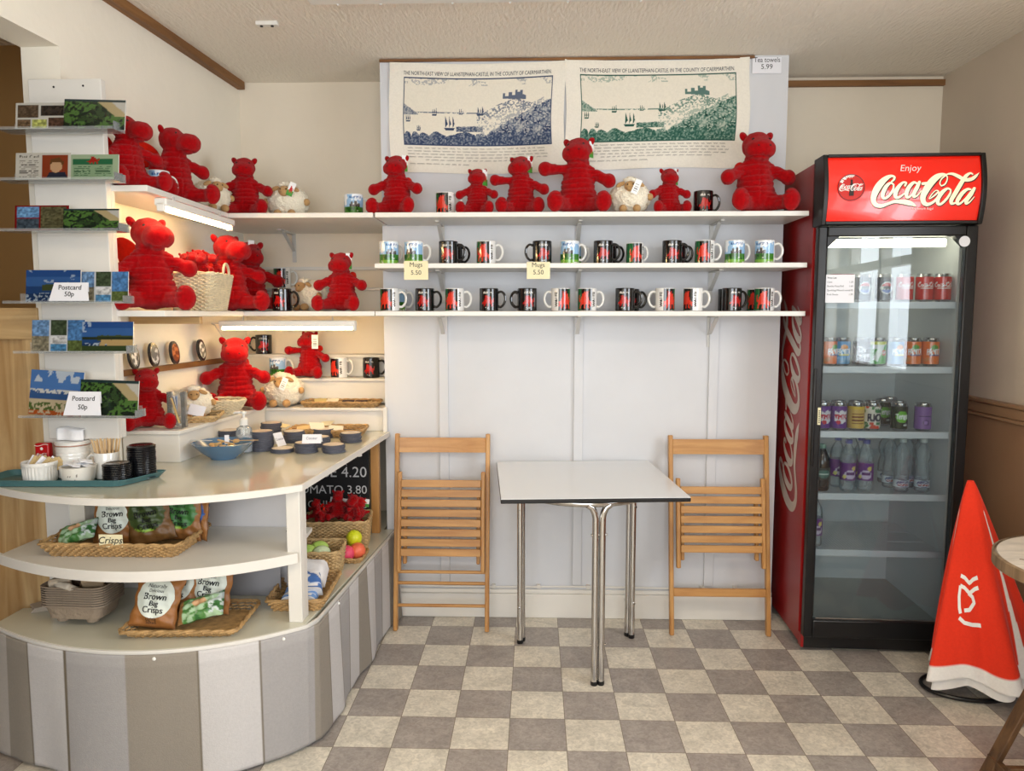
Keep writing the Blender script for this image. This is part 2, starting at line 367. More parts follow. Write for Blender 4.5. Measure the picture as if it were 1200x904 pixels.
s = solo('side_shelf', G().prism([(XL(2.44)+.004, 2.44), (-1.255, 2.44), (-1.268, YF-.003), (XL(YF)+.004, YF-.003)], ZT[0]-.02, ZT[0]), SHELFP, 'white upper shelf on the left wall with two red toys and a light below', 'shelf', bevel=.002)
s = solo('side_shelf', G().prism([(XL(2.44)+.004, 2.44), (-1.215, 2.44), (-1.215, YF-.003), (XL(YF)+.004, YF-.003)], ZT[2]-.02, ZT[2]), SHELFP, 'white lower shelf on the left wall holding the largest red toy', 'shelf', bevel=.002)
part('cleat', G().box(XL(2.75)+.004, -1.235, 2.74, 2.765, ZT[2]-.048, ZT[2]-.021), PINEX, s, 'brown wooden cleat', .002)
# steps fixed at the back of the alcove
XA0, XA1 = XL(3.64)+.006, -.694
def step(y, z0, z1, lab):
    g = G().prism([(XL(y)+.006, y+.012), (XA1, y+.012), (XA1, YB-.003), (XL(YB)+.006, YB-.003)], z0, z1-.014)
    s = solo('display_step', g, PAINT, lab, 'ledge', bevel=.002)
    part('top_board', G().prism([(XL(y)+.006, y), (XA1, y), (XA1, YB-.003), (XL(YB)+.006, YB-.003)], z1-.014, z1), PAINT, s, None, .002)
step(3.55, .992, 1.113, 'white step at the back of the alcove with mugs and a small red toy')
step(3.645, 1.114, 1.222, 'white narrow upper step under the strip light with one black mug')
step(3.60, ZT[2]+.001, 1.545, 'white step behind the lower alcove shelf with a red and green mug')
solo('alcove_batten', G().box(XL(3.7)+.03, XA1, YB-.016, YB-.001, 1.636, 1.652), PAINT, 'thin white batten across the alcove wall between the two shelves', 'batten')
# strip lights
def strip_light(a, b, lab, down=.045):
    a = Vector(a); b = Vector(b); t = thing('strip_light', lab, 'light', (a+b)/2)
    c = (a+b)/2; d = (b-a); A = a-c; B = b-c; dn = d.normalized()
    part('housing', G().beam(A, B, .042, .026), SHELFP, t, None, .005)
    for e, s_ in ((A, 1), (B, -1)):
        part('end_cap', G().beam(e+dn*.0*s_+Vector((0, 0, -.016)), e+dn*.012*s_+Vector((0, 0, -.016)), .026, .03), SHELFP, t, None, .003)
        part('hanger', G().box(-.002, .002, -.006, .006, .012, .030, T(*(e+dn*.1*s_))), STEEL, t)
    part('tube', G().tube([A+dn*.012+Vector((0, 0, -.019)), B-dn*.012+Vector((0, 0, -.019))], .0085, 12), TUBE_M, t, 'glowing tube')
    return t
t1 = strip_light(atY(258, 376, 3.2), atY(417, 376, 3.2), 'lit white strip light under the lower alcove shelf')
t1.location.z = ZT[2]-.052
a = atZ(172, 234, 1.775); b = atZ(272, 263, 1.775)
t2 = strip_light((-1.225, 2.46, 1.78), (-1.235, 3.05, 1.78), 'lit white strip light under the upper left wall shelf')
t2.location.z = 1.785
part('cable', G().tube([Vector(p)-t1.location for p in [(-1.35, 3.2, t1.location.z), (-1.40, 3.22, t1.location.z), (-1.42, 3.3, t1.location.z-.01), (-1.42, 3.4, t1.location.z-.08), (-1.40, 3.5, 1.13)]], .0025, 6), WHITEC, t1, 'thin white cable')
# light fitting and small hook plate on the ceiling
t = thing('ceiling_batten_light', 'long white light fitting on the ceiling at the top of the frame', 'light', (-.09, 2.62, ZC))
part('housing', G().box(-.70, .70, -.06, .10, -.045, 0), SHELFP, t, None, .006)
for x in (-.6, -.45, -.2, .0, .2, .45, .6): part('clip', G().tube([(x, .104, -.03), (x, .1, -.04), (x, .09, -.047)], .004, 6), STEEL, t)
t = thing('ceiling_plate', 'small white bracket plate screwed to the ceiling, upper left', 'bracket', atZ(313, 27, ZC-.005))
part('plate', G().box(-.042, .042, -.012, .012, -.010, .005), SHELFP, t, None, .002)
for x in (-.022, .02): part('screw', G().lathe([(.006, -.014), (.006, -.010)], 10, (x, 0, 0)), BLACKP, t)
# bead chain of the window blind, right edge
g = G(); c0 = atY(1192, 216, 2.6); pts = [(XR-.03, 3.00, 1.94-i*.009) for i in range(28)]+[(XR-.03, 2.975+.025*math.cos(k*PI/8), 1.69-.025*math.sin(k*PI/8)) for k in range(1, 8)]+[(XR-.03, 2.95, 1.70+i*.009) for i in range(27)]
for p in pts: g.ell(p, (.0035,)*3, seg=6, rings=4)
solo('blind_chain', g, WHITEC, 'white bead chain of a window blind hanging by the right wall', 'chain')

# ================================================================== COUNTER
def arc(t, inset=0):
    t = float(t)
    P0 = Vector((-1.745, 2.30)); P1 = Vector((-1.21, 2.125)); P2 = Vector((-.742, 2.325))
    # circle through the three points, evaluated by quadratic on chord
    C1 = 2*P1-(P0+P2)/2
    p = (1-t)**2*P0+2*t*(1-t)*C1+t*t*P2
    d = (2*(1-t)*(C1-P0)+2*t*(P2-C1)).normalized(); n = Vector((-d.y, d.x))
    return p+n*inset
def deck(inset=0, xr=0, back=YB-.004, x_left=-1.745):
    a = [tuple(arc(t, inset)) for t in np.linspace(0, 1, 25)]
    return a
HC = .88
cnt = thing('display_counter', 'white curved display counter with open shelves, left foreground', 'counter', (-1.2, 2.6, 0))
def cp(name, g, m, bevel=0, label=None, parent=None):
    for i, v in enumerate(g.v): g.v[i] = (v[0]+1.2, v[1]-2.6, v[2])
    return part(name, g, m, parent or cnt, label, bevel)
def strip(pts, th, z0, z1):
    """one continuous bent strip standing on edge along pts, thickness outward"""
    P = [Vector(p) for p in pts]; v = []; n = len(P)
    for i, p in enumerate(P):
        d = (P[min(n-1, i+1)]-P[max(0, i-1)]).normalized(); q = p+Vector((d.y, -d.x))*th
        v += [(p.x, p.y, z0), (q.x, q.y, z0), (q.x, q.y, z1), (p.x, p.y, z1)]
    f = [(0, 1, 2, 3), (4*n-1, 4*n-2, 4*n-3, 4*n-4)]
    for i in range(n-1):
        for k in range(4): l = (k+1) % 4; f.append((4*i+k, 4*i+l, 4*i+4+l, 4*i+4+k))
    return G().add(v, f)
LAM = mat('cream_laminate', (208, 205, 186), .13, var=.04, coat=.3)
top = deck()+[(-.672, 3.405), (-.700, 3.405), (-.700, YB-.004), (XL(YB)+.005, YB-.004), (XL(2.43)+.005, 2.43), (-1.745, 2.43)]
def edge_xr(y): return -.742+(y-2.325)*(.070/1.08)
cp('countertop', G().prism(top, HC-.020, HC), LAM, .002)
g = strip([tuple(arc(t, -.001)) for t in np.linspace(0, 1, 49)]+[(edge_xr(y)+.001, y) for y in np.linspace(2.36, 3.40, 12)], .004, HC-.0215, HC-.0002)
cp('edge_strip', g, PAINT, 0, 'white edge strip')
# lower deck
ZD = .42
low = deck(-.005)+[(edge_xr(3.40)+.02, 3.40), (-.700, 3.40), (-.700, YB-.01), (XL(YB)+.006, YB-.01), (XL(2.43)+.006, 2.43), (-1.745, 2.43)]
cp('lower_deck', G().prism(low, ZD-.018, ZD), LAM, .002)
g = strip([tuple(arc(t, -.006)) for t in np.linspace(0, 1, 49)]+[(edge_xr(y)+.021, y) for y in np.linspace(2.38, 3.40, 12)], .006, ZD-.026, ZD-.0002)
cp('edge_strip', g, PAINT, 0, 'white edge strip')
# middle shelf, follows the curve and ends at the corner post
ms_ = [tuple(arc(t, .012)) for t in np.linspace(.03, .97, 25)]
cp('middle_shelf', G().prism(ms_+[(-.80, 2.62), (-1.66, 2.62), (-1.70, 2.43)], .640, .655), PAINT, .002)
g = strip([tuple(arc(t, .012)) for t in np.linspace(.02, .985, 49)], .012, .626, .659)
cp('shelf_lip', g, PAINT, .001)
# corner post: two boards at a right angle
cp('post', G().box(-.797, -.752, 2.335, 2.353, ZD, HC-.021), PAINT, .002)
cp('post', G().box(-.770, -.752, 2.354, 2.40, ZD, HC-.021), PAINT, .002)
# inner panels
cp('inner_panel', G().box(-1.62, -.84, 2.625, 2.643, ZD, HC-.021), mat('inner_panel', (206, 202, 200), .5, var=.05), .002)
cp('inner_panel', G().box(-1.655, -1.572, 2.44, 2.458, ZD, HC-.021), PAINT, .002)
cp('side_panel', G().box(-1.587, -1.572, 2.46, 2.62, ZD, HC-.021), PAINT, .002)
cp('rear_post', G().box(-.745, -.708, 3.335, 3.37, ZD, HC-.021), BEECH, .002, 'bare wooden post')
cp('brace', G().box(-.875, -.845, 2.56, 2.58, .47, .66), DARKW, .002, 'brown wooden brace')
cp('hook', G().beam((-.80, 3.05, HC-.03), (-.80+.09, 3.0, HC-.03), .02, .02), PAINT, .002)
# riser boxes on the counter
rx = lambda y: -1.283+(y-2.65)*.062
r1 = thing('riser_box', 'white raised platform along the left wall, its end facing the tray', 'platform', (-1.35, 2.65, HC))
g = G().prism([(XL(2.65)+.006+1.35, .012), (rx(2.66)-.010+1.35, .012), (rx(3.41)-.010+1.35, .755), (XL(3.41)+.006+1.35, .755)], .0005, .104)
part('box', g, PAINT, r1, None, .002)
part('top_board', G().prism([(XL(2.65)+.006+1.35, 0), (rx(2.65)+1.35, 0), (rx(3.41)+1.35, .757), (XL(3.41)+.006+1.35, .757)], .104, .118), PAINT, r1, None, .002)
r2 = thing('riser_box', 'white raised platform across the alcove, back of the counter', 'platform', (-1.0, 3.41, HC))
part('box', G().prism([(XL(3.41)+.43/1+.0-.415+1.0, .012), (.300, .012), (.300, .128), (XL(3.41)+.02+1.0, .128)], .0005, .094), PAINT, r2, None, .002)
part('top_board', G().prism([(XL(3.41)+.02+1.0, 0), (.302, 0), (.302, .130), (XL(3.41)+.02+1.0, .130)], .094, .108), PAINT, r2, None, .002)
part('end_board', G().box(.303, .322, -.012, .0, -.016, .112).box(.303, .312, -.0, .0-.0+.002, 0, .11), PAINT, r2, None, .002)

# ------------------------------------------------------------------ curtain
path = [Vector(arc(t, -.016)) for t in np.linspace(0, 1, 60)]
e0 = Vector((edge_xr(2.33)+.034, 2.335)); e1 = Vector((edge_xr(3.36)+.030, 3.395))
path += [e0+(e1-e0)*float(t) for t in np.linspace(.02, 1, 60)]
S = [0]
for a, b in zip(path[:-1], path[1:]): S.append(S[-1]+(b-a).length)
S = np.array(S); Ltot = S[-1]
stripes = [(0, .045, 0), (.045, .10, 1), (.10, .215, 2), (.215, .375, 0), (.375, .575, 3), (.575, .78, 2), (.78, .96, 0), (.96, 1.14, 3)]
x = 1.14; k = 0
while x < Ltot+.2: stripes.append((x, x+.115, (2, 0, 3, 0)[k % 4])); x += .115; k += 1
SCOL = [(192, 189, 188), (172, 165, 158), (140, 132, 121), (158, 155, 154)]
def curt(u, t):
    s = u*Ltot; i = min(len(S)-2, max(0, int(np.searchsorted(S, s)-1))); f = (s-S[i])/(S[i+1]-S[i]+1e-9)
    p = path[i].lerp(path[i+1], f); d = (path[i+1]-path[i]).normalized(); n = Vector((d.y, -d.x))
    amp = .75*(1-t)**1.1
    o = amp*(.012*math.sin(s*15+.6)+.004*math.sin(s*33+1.7*math.sin(s*5)))+.004*(1-t)
    o += .02*max(0, 1-abs(s-(Ltot-.02))/.14)*amp
    return (p.x+n.x*o, p.y+n.y*o, .012+t*(ZD-.022))
NS = 420; g = G(); cols = []
def ccol(u, t):
    s = u*Ltot; c = SCOL[0]
    for a, b, q in stripes:
        if a <= s < b: c = SCOL[q]
        if q in (0, 3) and abs(s-a) < .0035: return (104, 94, 78)
    k = 1.04 if t > .9 else 1
    return tuple(min(255, v*k) for v in c)
ci = np.zeros((40, NS+1, 3))
for i in range(NS+1):
    for j in range(40): ci[j, i] = np.array(ccol(i/NS, j/39))/255
g.grid(NS, 38, curt, ci, uv=lambda u, t: (u, t))
cu_ = solo('counter_curtain', g, CLOTHP, 'grey and cream striped fabric skirt hanging around the counter base', 'curtain')
for q_ in (.30, .47, .62): part('pin', G().ell(tuple(curt(q_, .97)[k]+(0, -.004, 0)[k] for k in range(3)), (.006, .004, .006), seg=10, rings=6), WHITEC, cu_, 'small white pin')
sm = cu_.modifiers.new('thickness', 'SOLIDIFY'); sm.thickness = .0012

# ================================================================== CHALKBOARD UNDER THE COUNTER
t = thing('chalkboard', 'black chalk menu board with white handwriting under the counter', 'blackboard', (-1.08, 3.30, ZD+.001))
part('board', G().box(-.30, .335, 0, .012, 0, .40), mat('chalk_black', (20, 20, 22), .8, var=.2), t)
g = G()
for st, x, z, sz in (('CHEESE 4.20', .325, .268, .068), ('CHEESE + TOMATO 3.80', .325, .192, .054), ('CHEESE + ONION 3.60', .325, .125, .050), ('TOASTIES', .20, .365, .07)):
    gg = G(); gg.text(st, sz, lambda u, v, x=x, z=z: (x+u, -.0008, z+v), 'R')
    part('chalk_writing', gg, mat('chalk', (205, 205, 205), .9), t, 'white chalk writing')
g.tube([(.12+i*.009, -.001, .325+.003*(-1)**i) for i in range(14)], .0012, 4)
part('chalk_line', g, mat('chalk', (205, 205, 205), .9), t, 'wavy chalk underline')

# ================================================================== PLUSH TOYS
def remesh(g, vox, smooth=6, f=.5):
    me = g.mesh('tmp'); o = link('tmp', me); r = o.modifiers.new('r', 'REMESH'); r.mode = 'VOXEL'; r.voxel_size = vox
    s = o.modifiers.new('s', 'SMOOTH'); s.factor = f; s.iterations = smooth
    bpy.context.view_layer.update(); m = bpy.data.meshes.new_from_object(o.evaluated_get(bpy.context.evaluated_depsgraph_get()))
    bpy.data.objects.remove(o); bpy.data.meshes.remove(me)
    m.materials.clear(); m.polygons.foreach_set('use_smooth', [True]*len(m.polygons)); return m
def capsule(g, a, b, ra, rb):
    a = Vector(a); b = Vector(b); n = 6
    g.tube([a.lerp(b, i/n) for i in range(n+1)], [ra+(rb-ra)*i/n for i in range(n+1)], 16)
    g.ell(a, (ra,)*3, seg=16, rings=10); g.ell(b, (rb,)*3, seg=16, rings=10)
def dragon(name, label, hy=0, hp=0, arms=((.37, -.08, .42), (.37, -.08, .42)), legs=((.30, -.36), (.30, -.36)), wings=True, group=None, vox=.0155, hx=0, mz=0., ws=.62):
    """seated plush toy, height 1, facing -Y; hy/hp turn and tip the head"""
    g = G()
    g.ell((0, .02, .205), (.262, .225, .21)); g.ell((0, .02, .36), (.225, .195, .22)); g.ell((0, .01, .51), (.182, .165, .17)); g.ell((0, 0, .62), (.155, .145, .12))
    for sx, (ax, ay, az), (lx, ly) in ((-1, arms[0], legs[0]), (1, arms[1], legs[1])):
        capsule(g, (sx*.12, 0, .565), (sx*ax*.85, ay*.8, .565+(az-.565)*.85), .064, .074); g.ell((sx*ax, ay, az), (.092, .088, .096))
        capsule(g, (sx*.13, -.06, .12), (sx*lx, ly*.85, .105), .105, .085); g.ell((sx*lx, ly, .120), (.108, .085, .135))
    H = T(0, 0, .655) @ Rz(hy) @ Rx(hp)
    R3 = H.to_3x3()
    g.ell(H @ Vector((0, .0, .155)), (.178, .165, .165), R3); g.ell(H @ Vector((0, -.135-mz, .085-mz*.2)), (.184-mz*.3, .135+mz*.35, .132), R3); g.ell(H @ Vector((0, -.07, .12)), (.172, .14, .14), R3)
    g.tube([(0, .15, .10), (0, .30, .07), (.06, .40, .07)], [.09, .06, .03], 12)
    m = remesh(g, vox)
    co = np.empty(len(m.vertices)*3); m.vertices.foreach_get('co', co); co = co.reshape(-1, 3); no = np.array([tuple(v.normal) for v in m.vertices])
    z = co[:, 2]; rr = np.hypot(co[:, 0], co[:, 1]); w_ = np.clip((.29-np.abs(co[:, 0]))/.05, 0, 1)*np.clip((z-.1)/.05, 0, 1)*np.clip((.69-z)/.03, 0, 1)*np.clip((.10-co[:, 1])/.05, 0, 1)
    zz = z+.006*np.sin(co[:, 0]*14+z*9); gr = np.maximum(0, np.cos(2*PI*zz/.064))**4; co -= no*(w_*gr*.024)[:, None]; co -= no*(w_*np.exp(-(co[:, 0]/.010)**2)*.012)[:, None]
    nz = np.array([noise.noise(Vector(p)*17) for p in co]); co += no*(nz*.006)[:, None]
    m.vertices.foreach_set('co', co.ravel()); m.name = 'plush_body'; m.update()
    z0 = co[:, 2].min(); co[:, 2] -= z0; m.vertices.foreach_set('co', co.ravel())
    t = thing(name, label, 'plush toy', group=group)
    part('body', m, RED, t)
    for sx in (-1, 1):
        g = G(); g.ell((0, 0, .02), (.044, .032, .062)); g.ell((0, -.014, .025), (.026, .025, .042))
        part('ear', g, RED, t, None, 0, H @ Vector((sx*.145, .03, .262)), (0, sx*.62, hy))
        g = G().ell((0, 0, 0), (.0165, .011, .0165), seg=10, rings=8); part('eye', g, EYE_M, t, 'small black eye', 0, H @ Vector((sx*.098, -.142, .215)), (0, 0, hy))
        g = G().ell((0, 0, 0), (.011, .007, .009), seg=8, rings=6); part('nostril', g, EYE_M, t, 'dark stitched nostril', 0, H @ Vector((sx*.07, -.262-mz*1.05, .12-mz*.2)), (0, 0, hy))
    if wings:
        for sx in (-1, 1):
            out = [(0, 0), (.05, .13), (.16, .20), (.25, .17), (.27, .08), (.21, .03), (.19, -.05), (.12, -.04), (.07, -.10), (.0, -.07)]
            V = []; n = len(out); g = G()
            P = [Vector(p) for p in out]; Q = []
            for i in range(n):
                for k in range(3):
                    a, b, c, d = P[i-1], P[i], P[(i+1) % n], P[(i+2) % n]; u = k/3
                    Q.append(.64*((2*b)+(c-a)*u+(2*a-5*b+4*c-d)*u*u+(-a+3*b-3*c+d)*u**3))
            c0 = Vector((.15, .06)); n = len(Q)
            rings = [(1, 0), (.93, .014), (.6, .024), (0.02, .026)]; v = []
            for sgn in (1, -1):
                for k, th in rings: v += [((c0+(q-c0)*k).x, sgn*th, (c0+(q-c0)*k).y) for q in Q]
            f = []; R = len(rings)
            for s_ in (0, 1):
                for r_ in range(R-1):
                    for i in range(n): j = (i+1) % n; b0 = (s_*R+r_)*n; f.append((b0+i, b0+j, b0+n+j, b0+n+i))
                f.append(tuple((s_*R+R-1)*n+i for i in range(n)))
            g.add(v, f)
            M_ = T(sx*(.06 if ws > .7 else .03), .165, .52) @ Rz(sx*(.55 if ws > .7 else .9)) @ Matrix.Scale(ws, 4) @ Matrix.Diagonal((sx, 1, 1, 1)); g.v = [tuple(M_ @ Vector(p)) for p in g.v]
            part('wing', g, REDW, t, 'orange-red cloth wing')
    return t
DRAG = [(.02, .35), (.10, .42), (.18, .40), (.25, .50), (.30, .62), (.33, .80), (.28, .92), (.36, .86), (.40, .97), (.45, .84), (.55, .95), (.60, .78), (.72, .82), (.70, .66), (.80, .62), (.76, .52), (.86, .50), (.90, .62), (.86, .76), (.96, .70), (.98, .56), (.92, .42), (.82, .36), (.84, .22), (.90, .06), (.78, .06), (.76, .20), (.66, .30), (.56, .28), (.58, .06), (.47, .06), (.47, .26), (.38, .30), (.34, .10), (.24, .06), (.26, .28), (.20, .26), (.12, .16), (.08, .22), (.14, .32)]
def taggeo(w_=.024, h_=.055, green=True):
    im = img(24, 48, (250, 250, 248)) if False else img(48, 24, (248, 248, 246))
    if green: rect(im, 0, 0, 1, .42, (70, 150, 50)); poly(im, [(.1+.8*x, .2+.6*y) for x, y in DRAG], (200, 20, 20))
    else:
        for k in range(4): rect(im, .2, .2+k*.15, .8, .26+k*.15, (120, 120, 125))
    g = G(); g.grid(12, 24, lambda u, t: ((u-.5)*w_, -.0008, -t*h_), im, uv=lambda u, t: (u, 1-t)); g.grid(2, 2, lambda u, t: ((u-.5)*w_, .0008, -t*h_), None, c=(.93, .93, .92)); g.box(-w_/2, w_/2, -.0006, .0006, -h_, 0, c=(240/255,)*3)
    g.tube([(0, 0, -.002), (.0, .003, .012)], .0006, 4, c=(.9, .9, .9)); return g
def hangtag(t, loc, rot=(0, 0, 0), green=True, s=1):
    return part('hang_tag', taggeo(.032*s, .070*s, green), PRINT, t, 'card tag with a red dragon on green and white' if green else 'white price tag', 0, loc, rot)
GD = 'red plush dragons'
DA = dragon('plush_dragon', 'x', group=GD)                                                             # front facing
DB = dragon('plush_dragon', 'x', hy=.35, hp=-.12, mz=.09, ws=1.05, arms=((.34, -.12, .37), (.37, -.06, .44)), group=GD)  # head turned
DC = dragon('plush_dragon', 'x', hy=-.2, hp=-.05, arms=((.42, -.10, .57), (.40, -.05, .41)), legs=((.27, -.38), (.33, -.3)), group=GD)
usedD = set()
def px_h(pix, y): return pix/FPX*y
def toy(proto, px, y, z, hpix, rz, label, tagat=None, green=True, name=None):
    X = atY(px, 368, y).x; sc_ = px_h(hpix, y)
    if proto not in usedD: usedD.add(proto); o = proto; o.location = (X, y, z+.001); o.rotation_euler = (0, 0, rz); o.scale = (sc_,)*3; o['label'] = label
    else: o = dup(proto, label, (X, y, z+.001), rz, sc_)
    for c in list(o.children):
        if c.name.startswith('hang_tag'): bpy.data.objects.remove(c)
    pend.append((o, tagat, green, sc_)); return o
pend = []
z0, z1, z2 = ZT
side = math.radians
# upper left-wall shelf
toy(DB, 158, 2.56, z0, 87, side(58), 'big red plush dragon nearest the postcards on the upper left shelf, seen sideways')
toy(DB, 212, 2.86, z0, 88, side(58), 'red plush dragon sideways behind a castle mug on the upper left shelf')
toy(DA, 292, 3.27, z0, 69, side(12), 'red plush dragon in the alcove corner between two fluffy sheep')
toy(DA, 467, 3.26, z0, 70, side(-8), 'red plush dragon left of the blue tea towel, tag by its ear', (.15, -.02, .98))
toy(DA, 560, 3.25, z0, 54, side(-5), 'small red plush dragon right of a red mug below the blue tea towel', (.17, -.02, .96))
toy(DC, 610, 3.25, z0, 68, side(-6), 'medium red plush dragon between the small one and the tallest one, tag by its ear', (.16, -.02, .97))
toy(DC, 676, 3.24, z0, 88, side(-5), 'tall red plush dragon seated where the two tea towels meet, one arm raised', (.17, -.02, .93))
toy(DA, 781, 3.25, z0, 53, side(4), 'small red plush dragon between the fluffy sheep and the black mug', (.15, -.02, .98))
toy(DA, 881, 3.24, z0, 93, side(4), 'biggest red plush dragon at the right end of the top shelf beside the fridge')
# lower shelf, alcove and left wall
D10 = toy(DB, 179, 2.60, z2, 110, side(30), 'largest red plush dragon on the lower left shelf, beside the wicker basket')
D11 = toy(DB, 270, 3.10, z2, 90, side(38), 'red plush dragon right of the handled wicker basket, feet over the shelf')
toy(DA, 294, 3.42, z2+.0, 82, side(30), 'red plush dragon tucked behind another at the back of the lower alcove shelf', (.02, -.10, 1.0))
toy(DA, 401, 3.24, z2, 69, side(-3), 'red plush dragon leaning on a sheep on the lower alcove shelf, tag by its ear', (.14, -.02, .97))
# on the counter platforms
toy(DA, 274, 3.30, HC+.118, 86, side(18), 'big red plush dragon on the counter platform behind the pale basket')
toy(DC, 361, 3.592, 1.113, 55, side(-10), 'small bright red plush dragon with a white tag on the alcove step', (.21, -.14, .92), False)
toy(DA, 168, 2.73, HC+.118, 72, side(30), 'red plush dragon beside the clear pen holder on the counter platform')
for o in (D10, D11): bpy.data.objects.remove([c for c in o.children if c.name.startswith('wing')][-1])
for o, ta, gr, sc_ in pend:
    if ta: hangtag(o, ta, (0, 0, -o.rotation_euler[2]+(.9 if gr else 0)), gr, .95/sc_ if not gr else .95/sc_)

# fluffy sheep
def sheep(label):
    t = thing('plush_sheep', label, 'plush toy', group='cream plush sheep')
    bm = bmesh.new(); bmesh.ops.create_icosphere(bm, subdivisions=6, radius=1)
    for v in bm.verts:
        n = v.co.copy(); p = Vector((n.x*.5, n.y*.42, n.z*.42+.42))
        d = .035*noise.noise(n*5)+.040*abs(noise.noise(n*13))+.030*noise.noise(n*24)+.022*noise.noise(n*52)
        v.co = p+n*d
    m = bpy.data.meshes.new('wool'); bm.to_mesh(m); bm.free(); m.polygons.foreach_set('use_smooth', [True]*len(m.polygons))
    part('wool_body', m, WOOL, t)
    part('face', G().ell((0, -.36, .66), (.15, .15, .13)).ell((0, -.44, .60), (.10, .09, .08)), TAN, t, 'tan plush face')
    bm = bmesh.new(); bmesh.ops.create_icosphere(bm, subdivisions=4, radius=1)
    for v in bm.verts: n = v.co.copy(); v.co = Vector((n.x*.17, n.y*.12-.25, n.z*.08+.82))+n*(.05*noise.noise(n*6)+.03*noise.noise(n*14))
    m = bpy.data.meshes.new('tuft'); bm.to_mesh(m); bm.free(); m.polygons.foreach_set('use_smooth', [True]*len(m.polygons)); part('wool_tuft', m, WOOL, t)
    for sx in (-1, 1):
        part('ear', G().ell((0, 0, 0), (.12, .045, .055)), TAN, t, 'tan ear', 0, (sx*.24, -.30, .72), (0, sx*.45, 0))
        part('foot', G().ell((0, 0, 0), (.10, .13, .10)), TAN, t, 'tan foot', 0, (sx*.17, -.40, .11))
        part('hand', G().ell((0, 0, 0), (.08, .08, .09)), TAN, t, 'tan paw', 0, (sx*.50, -.16, .42))
        part('eye', G().ell((0, 0, 0), (.018,)*3, seg=8, rings=6), EYE_M, t, 'small black eye', 0, (sx*.07, -.50, .69))
    return t
sh = sheep('x'); first = [True]
def lamb(px, y, z, wpix, rz, label, tg=False):
    X = atY(px, 368, y).x; s_ = px_h(wpix, y)
    if first[0]: o = sh; first[0] = False; o.location = (X, y, z+.002); o.rotation_euler = (0, 0, rz); o.scale = (s_,)*3; o['label'] = label
    else: o = dup(sh, label, (X, y, z+.002), rz, s_)
    return o, tg, s_
LB = [lamb(252, 3.14, z0, 44, .9, 'cream fluffy sheep half hidden behind the two side-facing dragons'),
      lamb(341, 3.37, z0, 46, .1, 'cream fluffy sheep on the alcove top shelf, right of the corner dragon', 1),
      lamb(736, 3.25, z0, 45, -.1, 'cream fluffy sheep on the long top shelf below the green tea towel', 2),
      lamb(366, 3.43, z2, 42, -.6, 'cream fluffy sheep on the lower alcove shelf behind a dragon arm'),
      lamb(330, 3.475, HC+.108, 45, .05, 'cream fluffy sheep with a white tag on the platform below the strip light', 2),
      lamb(222, 2.98, HC+.118, 44, .5, 'cream fluffy sheep behind the clear pen holder')]
for o, tg, s_ in LB:
    if tg: hangtag(o, (.22, -.56, .78) if tg == 2 else (.26, -.5, .84), (0, .4, 0), tg == 1, .85/s_)

# ================================================================== MUGS
def mug_img(kind):
    W, Hh = 132, 40
    if kind == 'black':
        im = img(W, Hh, (14, 14, 15))
        for cx in (.27, .73):
            k = poly(im, [(cx-.12+.24*x, .17+.58*y) for x, y in DRAG], (178, 26, 24))
            rtext(im, 'WALES', cx, .84, .13, (206, 200, 190), maxw=.20, sc=.27); rtext(im, 'CYMRU', cx, .11, .06, (190, 186, 178), maxw=.20, sc=.3)
            for s_ in (-1, 1): rect(im, cx+s_*.118-.003, .18, cx+s_*.118+.003, .74, (120, 120, 120))
    elif kind == 'red':
        im = img(W, Hh, (236, 234, 230)); rect(im, .15, 0, .85, 1, (14, 14, 15)); rect(im, .38, 0, .62, 1, (30, 96, 52))
        for cx, f in ((.315, 1), (.685, -1)):
            poly(im, [(cx+f*(x-.5)*.27, .04+.92*y) for x, y in DRAG], (216, 54, 38))
        for cx, c in ((.16, 1), (.84, -1)):
            rect(im, cx-.036, 0, cx+.036, 1, (236, 234, 230)); rtext(im, 'WALES', cx, .5, .15, (16, 16, 18), maxw=.92, rot=True, sc=.30, bold=.05)
    else:
        im = img(W, Hh, (238, 238, 236)); n = vn(Hh, W, 14, 3); U, V = uvg(im); body = (U > .07) & (U < .93)
        im[body & (V > .42)] = np.array((150, 190, 226))/255; k = body & (V > .5) & (n > .5); im[k] = np.array((232, 238, 244))/255
        for cx in (.3, .7):
            poly(im, [(cx-.10, .34), (cx-.10, .55), (cx-.08, .55), (cx-.08, .66), (cx-.05, .66), (cx-.05, .52), (cx-.02, .52), (cx-.02, .70), (cx+.02, .70), (cx+.02, .54), (cx+.05, .60), (cx+.08, .60), (cx+.08, .34)], (92, 88, 86))
            for q in range(4): rect(im, cx-.085+q*.045, .38, cx-.072+q*.045, .50, (36, 34, 36))
            rtext(im, 'LLANSTEFFAN', cx, .88, .09, (46, 90, 150), maxw=.2, sc=.3)
        im[body & (V < .42)] = np.array((58, 122, 40))/255; im[body & (V < .40) & (n > .50)] = np.array((30, 80, 30))/255; im[body & (V < .16)] = np.array((120, 176, 60))/255
        k = body & (V < .3) & (vn(Hh, W, 5, 9, 2) > .72); im[k] = np.array((226, 226, 214))/255
    return im
